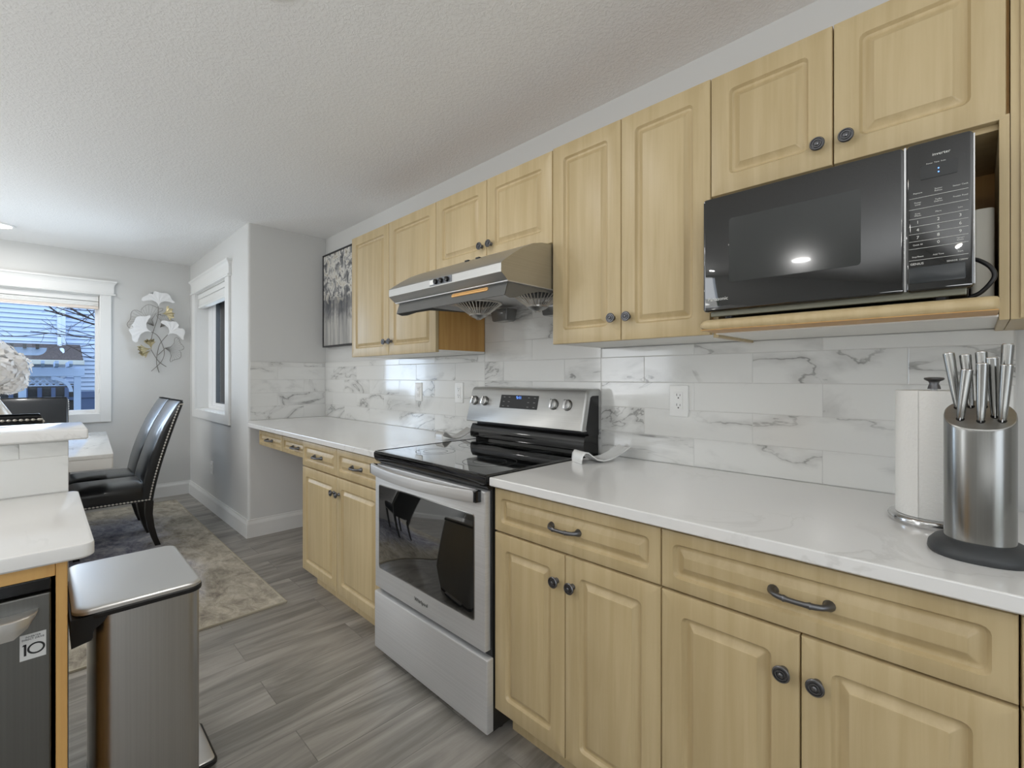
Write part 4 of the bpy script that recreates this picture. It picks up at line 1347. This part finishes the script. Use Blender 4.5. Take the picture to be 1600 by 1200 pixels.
# ------------------------------------------------------------------ trash can
tc_ = thing('trash_can', 'rectangular brushed steel pedal bin with a black hinge, beside the peninsula', 'trash can', (-1.84, -1.545, 0))
CX0, CX1, CY0, CY1 = -2.062, -1.632, -1.645, -1.408
HY = -1.672
bm = BM()
loft(bm, [[(p[0], p[1], z) for p in rr(CX0+i, CX1-i, CY0+i, CY1-i, .035, 6)] for i, z in ((.004, 0), (.002, .004), (.002, .022), (.004, .026))]); obj('base_ring', bm, 'black_plastic', tc_, 40)
bm = BM()
loft(bm, [[(p[0], p[1], z) for p in rr(CX0+i, CX1-i, CY0+i, CY1-i, .034, 6)] for i, z in ((.002, .026), (.002, .622))]); obj('body', bm, 'steel_v', tc_, 40)
bm = BM()                                 # black collar and hinge housing
loft(bm, [[(p[0], p[1], z) for p in rr(CX0-.003+i, CX1+.005-i, HY-.004+i, CY1+.004-i, .036, 6)] for i, z in ((.001, .623), (0, .626), (0, .634), (.003, .637))]); obj('rim', bm, 'black_plastic', tc_, 40)
bm = BM()
prof = [(HY-.020, .562), (HY-.022, .634), (HY+.054, .634), (HY+.050, .622), (HY+.044, .612), (HY+.034, .603), (HY+.026, .598), (HY+.022, .590), (HY+.021, .576), (HY+.018, .570)]
loft(bm, [[(x, p[0], p[1]) for p in prof] for x in (CX0-.003, CX1+.0035)]); obj('hinge_housing', bm, 'black_plastic', tc_, 30)
bm = BM()
LY0 = HY-.018
loft(bm, [[(p[0], p[1], z) for p in rr(CX0-.001+i, CX1+.002-i, LY0+i, CY1+.002-i, .034, 6)] for i, z in ((.0, .6375), (0, .645), (.003, .6485), (.008, .6500), (.020, .651))]); obj('lid', bm, 'lid_steel', tc_, 40)
bm = BM()
loft(bm, [[(p[0], p[1], z) for p in rr(-1.95+i, -1.72-i, CY1-.01, CY1+.062-i, .016, 4)] for i, z in ((.003, .016), (0, .020), (0, .030), (.003, .033))]); pdl = obj('pedal', bm, 'black_plastic', tc_, 40)
bm = BM()
loft(bm, [[(p[0], p[1], z) for p in rr(-1.945+i, -1.725-i, CY1-.004, CY1+.055-i, .013, 4)] for i, z in ((0, .0331), (0, .0355), (.004, .038))]); obj('pedal_plate', bm, 'lid_steel', pdl, 40)

# ------------------------------------------------------------------ ceiling lamps (trim ring, glowing lens and the light they give)
def ceiling_lamp(i, x, y, power, label):
    l = thing('ceiling_light', label, 'ceiling light', (x, y, H), 'round ceiling lights')
    bm = BM(); lathe(bm, [(.070, -.0005), (.070, -.010), (.078, -.013), (.090, -.009), (.094, -.0005)], (x, y, H), 'z', 40, cap0=False, cap1=False); obj('trim_ring', bm, 'white_trim', l, 40)
    bm = BM(); lathe(bm, [(.070, -.002), (.066, -.012), (.045, -.018), (.02, -.020), (.001, -.0203)], (x, y, H), 'z', 32, cap0=False); obj('lens', bm, 'lamp_lens', l, 50)
    a = area('lamp_%d' % i, (x, y, H-.026), .16, power, WARM)
    return l
labs = ['round ceiling light above the range aisle, just out of view', 'round ceiling light above the peninsula', 'round ceiling light over the living side', 'unseen round ceiling light added for fill behind the camera',
        'unseen round ceiling light added for fill left of the peninsula', 'round glowing ceiling light near the wide dining window', 'unseen round ceiling light added for fill in the living area', 'unseen round ceiling light added for fill in the far living corner']
for i, (x, y, p) in enumerate(LAMPS):
    ceiling_lamp(i, x, y, p, labs[i])

# ------------------------------------------------------------------ outdoors
bm = BM(); box(bm, -40, 14, -30, 30, -.6, -.5); struct('ground', bm, 'ground')
hs = thing('neighbor_house', 'blue lap-sided house across the yard, seen through the wide window', 'house', (-17, -2, -.5))
def siding(bm, y0, y1, z0, z1, x, step=.115):
    poly = [(x-.15, z0)]
    z = z0
    while z < z1:
        poly += [(x+.004, z), (x+.004, z+.018), (x+.05, z+.018), (x+.012, z+step)]
        z += step
    poly += [(x-.15, z)]
    prism(bm, poly, 'y', y0, y1)
bm = BM(); siding(bm, -9, -1.36, -.5, 6.0, -17.0); obj('siding_wall', bm, 'siding', hs)
bm = BM(); siding(bm, -1.30, .9, -.5, 6.0, -17.25); obj('siding_wall', bm, 'siding', hs)
bm = BM(); box(bm, -17.25, -16.94, -1.44, -1.30, -.5, 6.0); obj('corner_board', bm, 'house_trim', hs)
bm = BM(); prism(bm, [(-17.0, 2.05), (-15.6, 1.62), (-15.6, 1.68), (-17.0, 2.11)], 'y', -6, -1.02); obj('porch_roof', bm, 'shingle', hs)
bm = BM(); box(bm, -15.68, -15.55, -6, -1.0, 1.55, 1.66, .01); obj('gutter', bm, mat('gutter', (196, 200, 196), .5), hs)
bm = BM(); tube(bm, smooth_curve([(-16.93, -1.42, 6), (-16.93, -1.42, 2.3), (-16.5, -1.38, 1.95), (-15.75, -1.33, 1.66)], 4), .045, 8); obj('downspout', bm, 'house_trim', hs)
bm = BM(); box(bm, -17.3, -16.8, -9.2, 1.0, 6.0, 6.15); obj('eave', bm, 'house_trim', hs)

pg = thing('pergola', 'pale blue painted pergola with lattice panels outside the wide window', 'pergola', (-11, -2, -.5))
for y in (-1.31, -1.965, -2.75):
    bm = BM(); box(bm, -11.045, -10.955, y-.045, y+.045, -.5, 1.42); obj('post', bm, 'pergola', pg)
bm = BM(); box(bm, -11.06, -10.94, -3.2, -1.22, 1.265, 1.41, .004); obj('beam', bm, 'pergola', pg)
for k in range(9):
    y = -1.40-k*.166
    bm = BM(); prism(bm, [(-12.4, 1.43), (-10.72, 1.43), (-10.66, 1.47), (-10.66, 1.52), (-12.4, 1.52)], 'y', y-.022, y+.022); obj('rafter', bm, 'pergola', pg)
bm = BM()                                  # lattice panel with frame
z0, z1 = 1.10, 1.262
for ya, yb in ((-1.92, -1.36), (-2.70, -2.01)):
    box(bm, -11.012, -10.988, ya, yb, z0, z0+.018)
    yy = ya-.16
    while yy < yb:
        for s in (1, -1):
            a = max(ya, yy) if s == 1 else yy
            p0 = (yy, z0) if s == 1 else (yy+.16, z0)
            p1 = (yy+.16, z1) if s == 1 else (yy, z1)
            lo, hi = min(p0[0], p1[0]), max(p0[0], p1[0])
            if lo >= ya and hi <= yb:
                x_ = -11.004 if s == 1 else -10.996
                loft(bm, [[(x_-.004, p[0]-.012, p[1]), (x_+.004, p[0]-.012, p[1]), (x_+.004, p[0]+.012, p[1]), (x_-.004, p[0]+.012, p[1])] for p in (p0, p1)])
        yy += .08
obj('lattice_panel', bm, 'pergola', pg)
bm = BM()
arc = [(math.sin(PI/2*k/10), math.cos(PI/2*k/10)) for k in range(11)]
prism(bm, [(-1.63+.265*u, 1.0+.262*v) for u, v in arc]+[(-1.63+.215*u, 1.0+.205*v) for u, v in reversed(arc)], 'x', -10.97, -10.93); obj('brace', bm, 'pergola', pg)
# nearer pergola bay with rounded beam end
bm = BM()
pts = [(-2.9, 1.56), (-1.80, 1.56)]+[(-1.80+.11*math.sin(a), 1.67-.11*math.cos(a)) for a in [PI/2*k/6 for k in range(1, 7)]]+[(-2.9, 1.67)]
prism(bm, pts, 'x', -9.54, -9.46); obj('beam', bm, 'pergola', pg)
for k in range(6):
    y = -1.785-k*.125
    bm = BM(); box(bm, -10.4, -9.35, y-.018, y+.018, 1.655, 1.715); obj('rafter', bm, 'shed', pg)
bm = BM(); box(bm, -9.545, -9.455, -2.72, -2.63, -.5, 1.56); obj('post', bm, 'pergola', pg)

sh = thing('garden_fence', 'dark boarded fence with pale posts behind the pergola', 'fence', (-12.6, -1.7, -.5))
bm = BM(); box(bm, -12.64, -12.58, -4, -1.25, -.5, 1.12); obj('board_panel', bm, 'shed', sh)
for k in range(8):
    y = -1.40-k*.185
    bm = BM(); box(bm, -12.575, -12.52, y-.03, y+.03, -.5, 1.05); obj('post', bm, 'fence', sh)
bm = BM(); box(bm, -12.574, -12.55, -4, -1.25, .80, .86); obj('rail', bm, 'fence', sh)
f2 = thing('garden_gate', 'smooth blue grey fence panel at the right of the pergola', 'fence', (-12.5, -.9, -.5))
bm = BM(); box(bm, -12.54, -12.48, -1.24, .3, -.5, .84); obj('board_panel', bm, 'fence', f2)
bm = BM(); box(bm, -12.55, -12.46, -1.24, .3, .84, .97, .005); obj('top_rail', bm, 'fence', f2)

def tree(name, label, base, main, tw, seed, n_t=5):
    rg_ = random.Random(seed)
    t_ = thing(name, label, 'tree', base)
    def branch(a, b, r0, depth, bm):
        a, b = Vector(a), Vector(b)
        L = (b-a).length
        mid = a.lerp(b, .5)+Vector([rg_.uniform(-.06, .06)*L for _ in range(3)])
        pts = smooth_curve([a, mid, b], 4)
        tube(bm, pts, [r0*(1-.65*i/(len(pts)-1)) for i in range(len(pts))], 6)
        if depth > 0:
            for k in range(n_t):
                s = rg_.uniform(.2, .98)
                p = pts[int(s*(len(pts)-1))]
                d_ = (b-a).normalized()
                v_ = Vector([rg_.uniform(-1, 1) for _ in range(3)])
                e = (d_*.7+v_*.8).normalized()*L*rg_.uniform(.22, .45)
                branch(p, p+e, r0*.45, depth-1, bm)
    bm = BM(); tube(bm, main, tw, 10); obj('trunk', bm, 'bark', t_)
    return t_, branch
t1, br_ = tree('bare_tree', 'bare leafless tree whose branches cross the wide window', (-9.3, .2, -.5), [(-9.3, .2, -.5), (-9.28, .12, .8), (-9.2, -.1, 1.7), (-9.2, -.2, 2.6), (-9.25, -.1, 3.8)], [.10, .085, .07, .05, .02], 11)
for a, b, r0 in (((-9.2, -.1, 1.45), (-9.0, -1.72, 2.17), .022), ((-9.2, -.15, 1.9), (-9.05, -1.6, 2.22), .018), ((-9.2, -.1, 1.6), (-8.9, -1.85, 1.86), .014), ((-9.2, -.2, 2.3), (-9.0, -1.3, 2.2), .014), ((-9.25, .0, 1.2), (-9.0, -1.35, 1.55), .012), ((-9.2, -.2, 2.4), (-9.3, .9, 3.2), .02), ((-9.2, -.2, 2.6), (-9.0, -1.1, 3.6), .02)):
    bm = BM(); br_(a, b, r0, 2, bm); obj('branch', bm, 'bark', t1)
fs = thing('garden_fence', 'dark grey wooden fence outside the narrow side window', 'fence', (-10, 1.1, -.5))
bm = BM()
for k in range(60):
    x = -16+k*.16
    box(bm, x, x+.152, 1.09, 1.12, -.5, 2.05)
box(bm, -16, -6.4, 1.12, 1.16, .1, .2); box(bm, -16, -6.4, 1.12, 1.16, 1.6, 1.7)
obj('board_panel', bm, 'fence', fs)
lt = thing('lattice_trellis', 'white lattice trellis low outside the narrow side window', 'trellis', (-11, .95, -.5))
bm = BM()
z0, z1 = -.5, 1.08
for k in range(-14, 46):
    for s in (1, -1):
        xa = -13.5+k*.11
        xb = xa+(z1-z0)*.6*s
        loft(bm, [[(p[0]-.016, .95+s*.006-.005, p[1]), (p[0]+.016, .95+s*.006-.005, p[1]), (p[0]+.016, .95+s*.006+.005, p[1]), (p[0]-.016, .95+s*.006+.005, p[1])] for p in ((xa, z0), (xb, z1))])
obj('lattice_panel', bm, 'lattice', lt)
t2, br2 = tree('bare_tree', 'bare leafless tree behind the fence outside the narrow side window', (-14.5, 1.9, -.5), [(-14.5, 1.9, -.5), (-14.5, 1.85, 1.5), (-14.4, 1.8, 3.0), (-14.4, 1.75, 4.5)], [.11, .09, .06, .03], 23, 6)
for a, b, r0 in (((-14.5, 1.85, 1.6), (-15.2, 1.6, 3.2), .04), ((-14.5, 1.85, 1.9), (-13.6, 1.5, 3.3), .04), ((-14.4, 1.8, 2.4), (-15.2, 2.2, 3.6), .03), ((-14.4, 1.8, 2.8), (-13.8, 1.6, 4.2), .03)):
    bm = BM(); br2(a, b, r0, 2, bm); obj('branch', bm, 'bark', t2)

for o in bpy.data.objects:
    if '_o' in o:
        del o['_o']
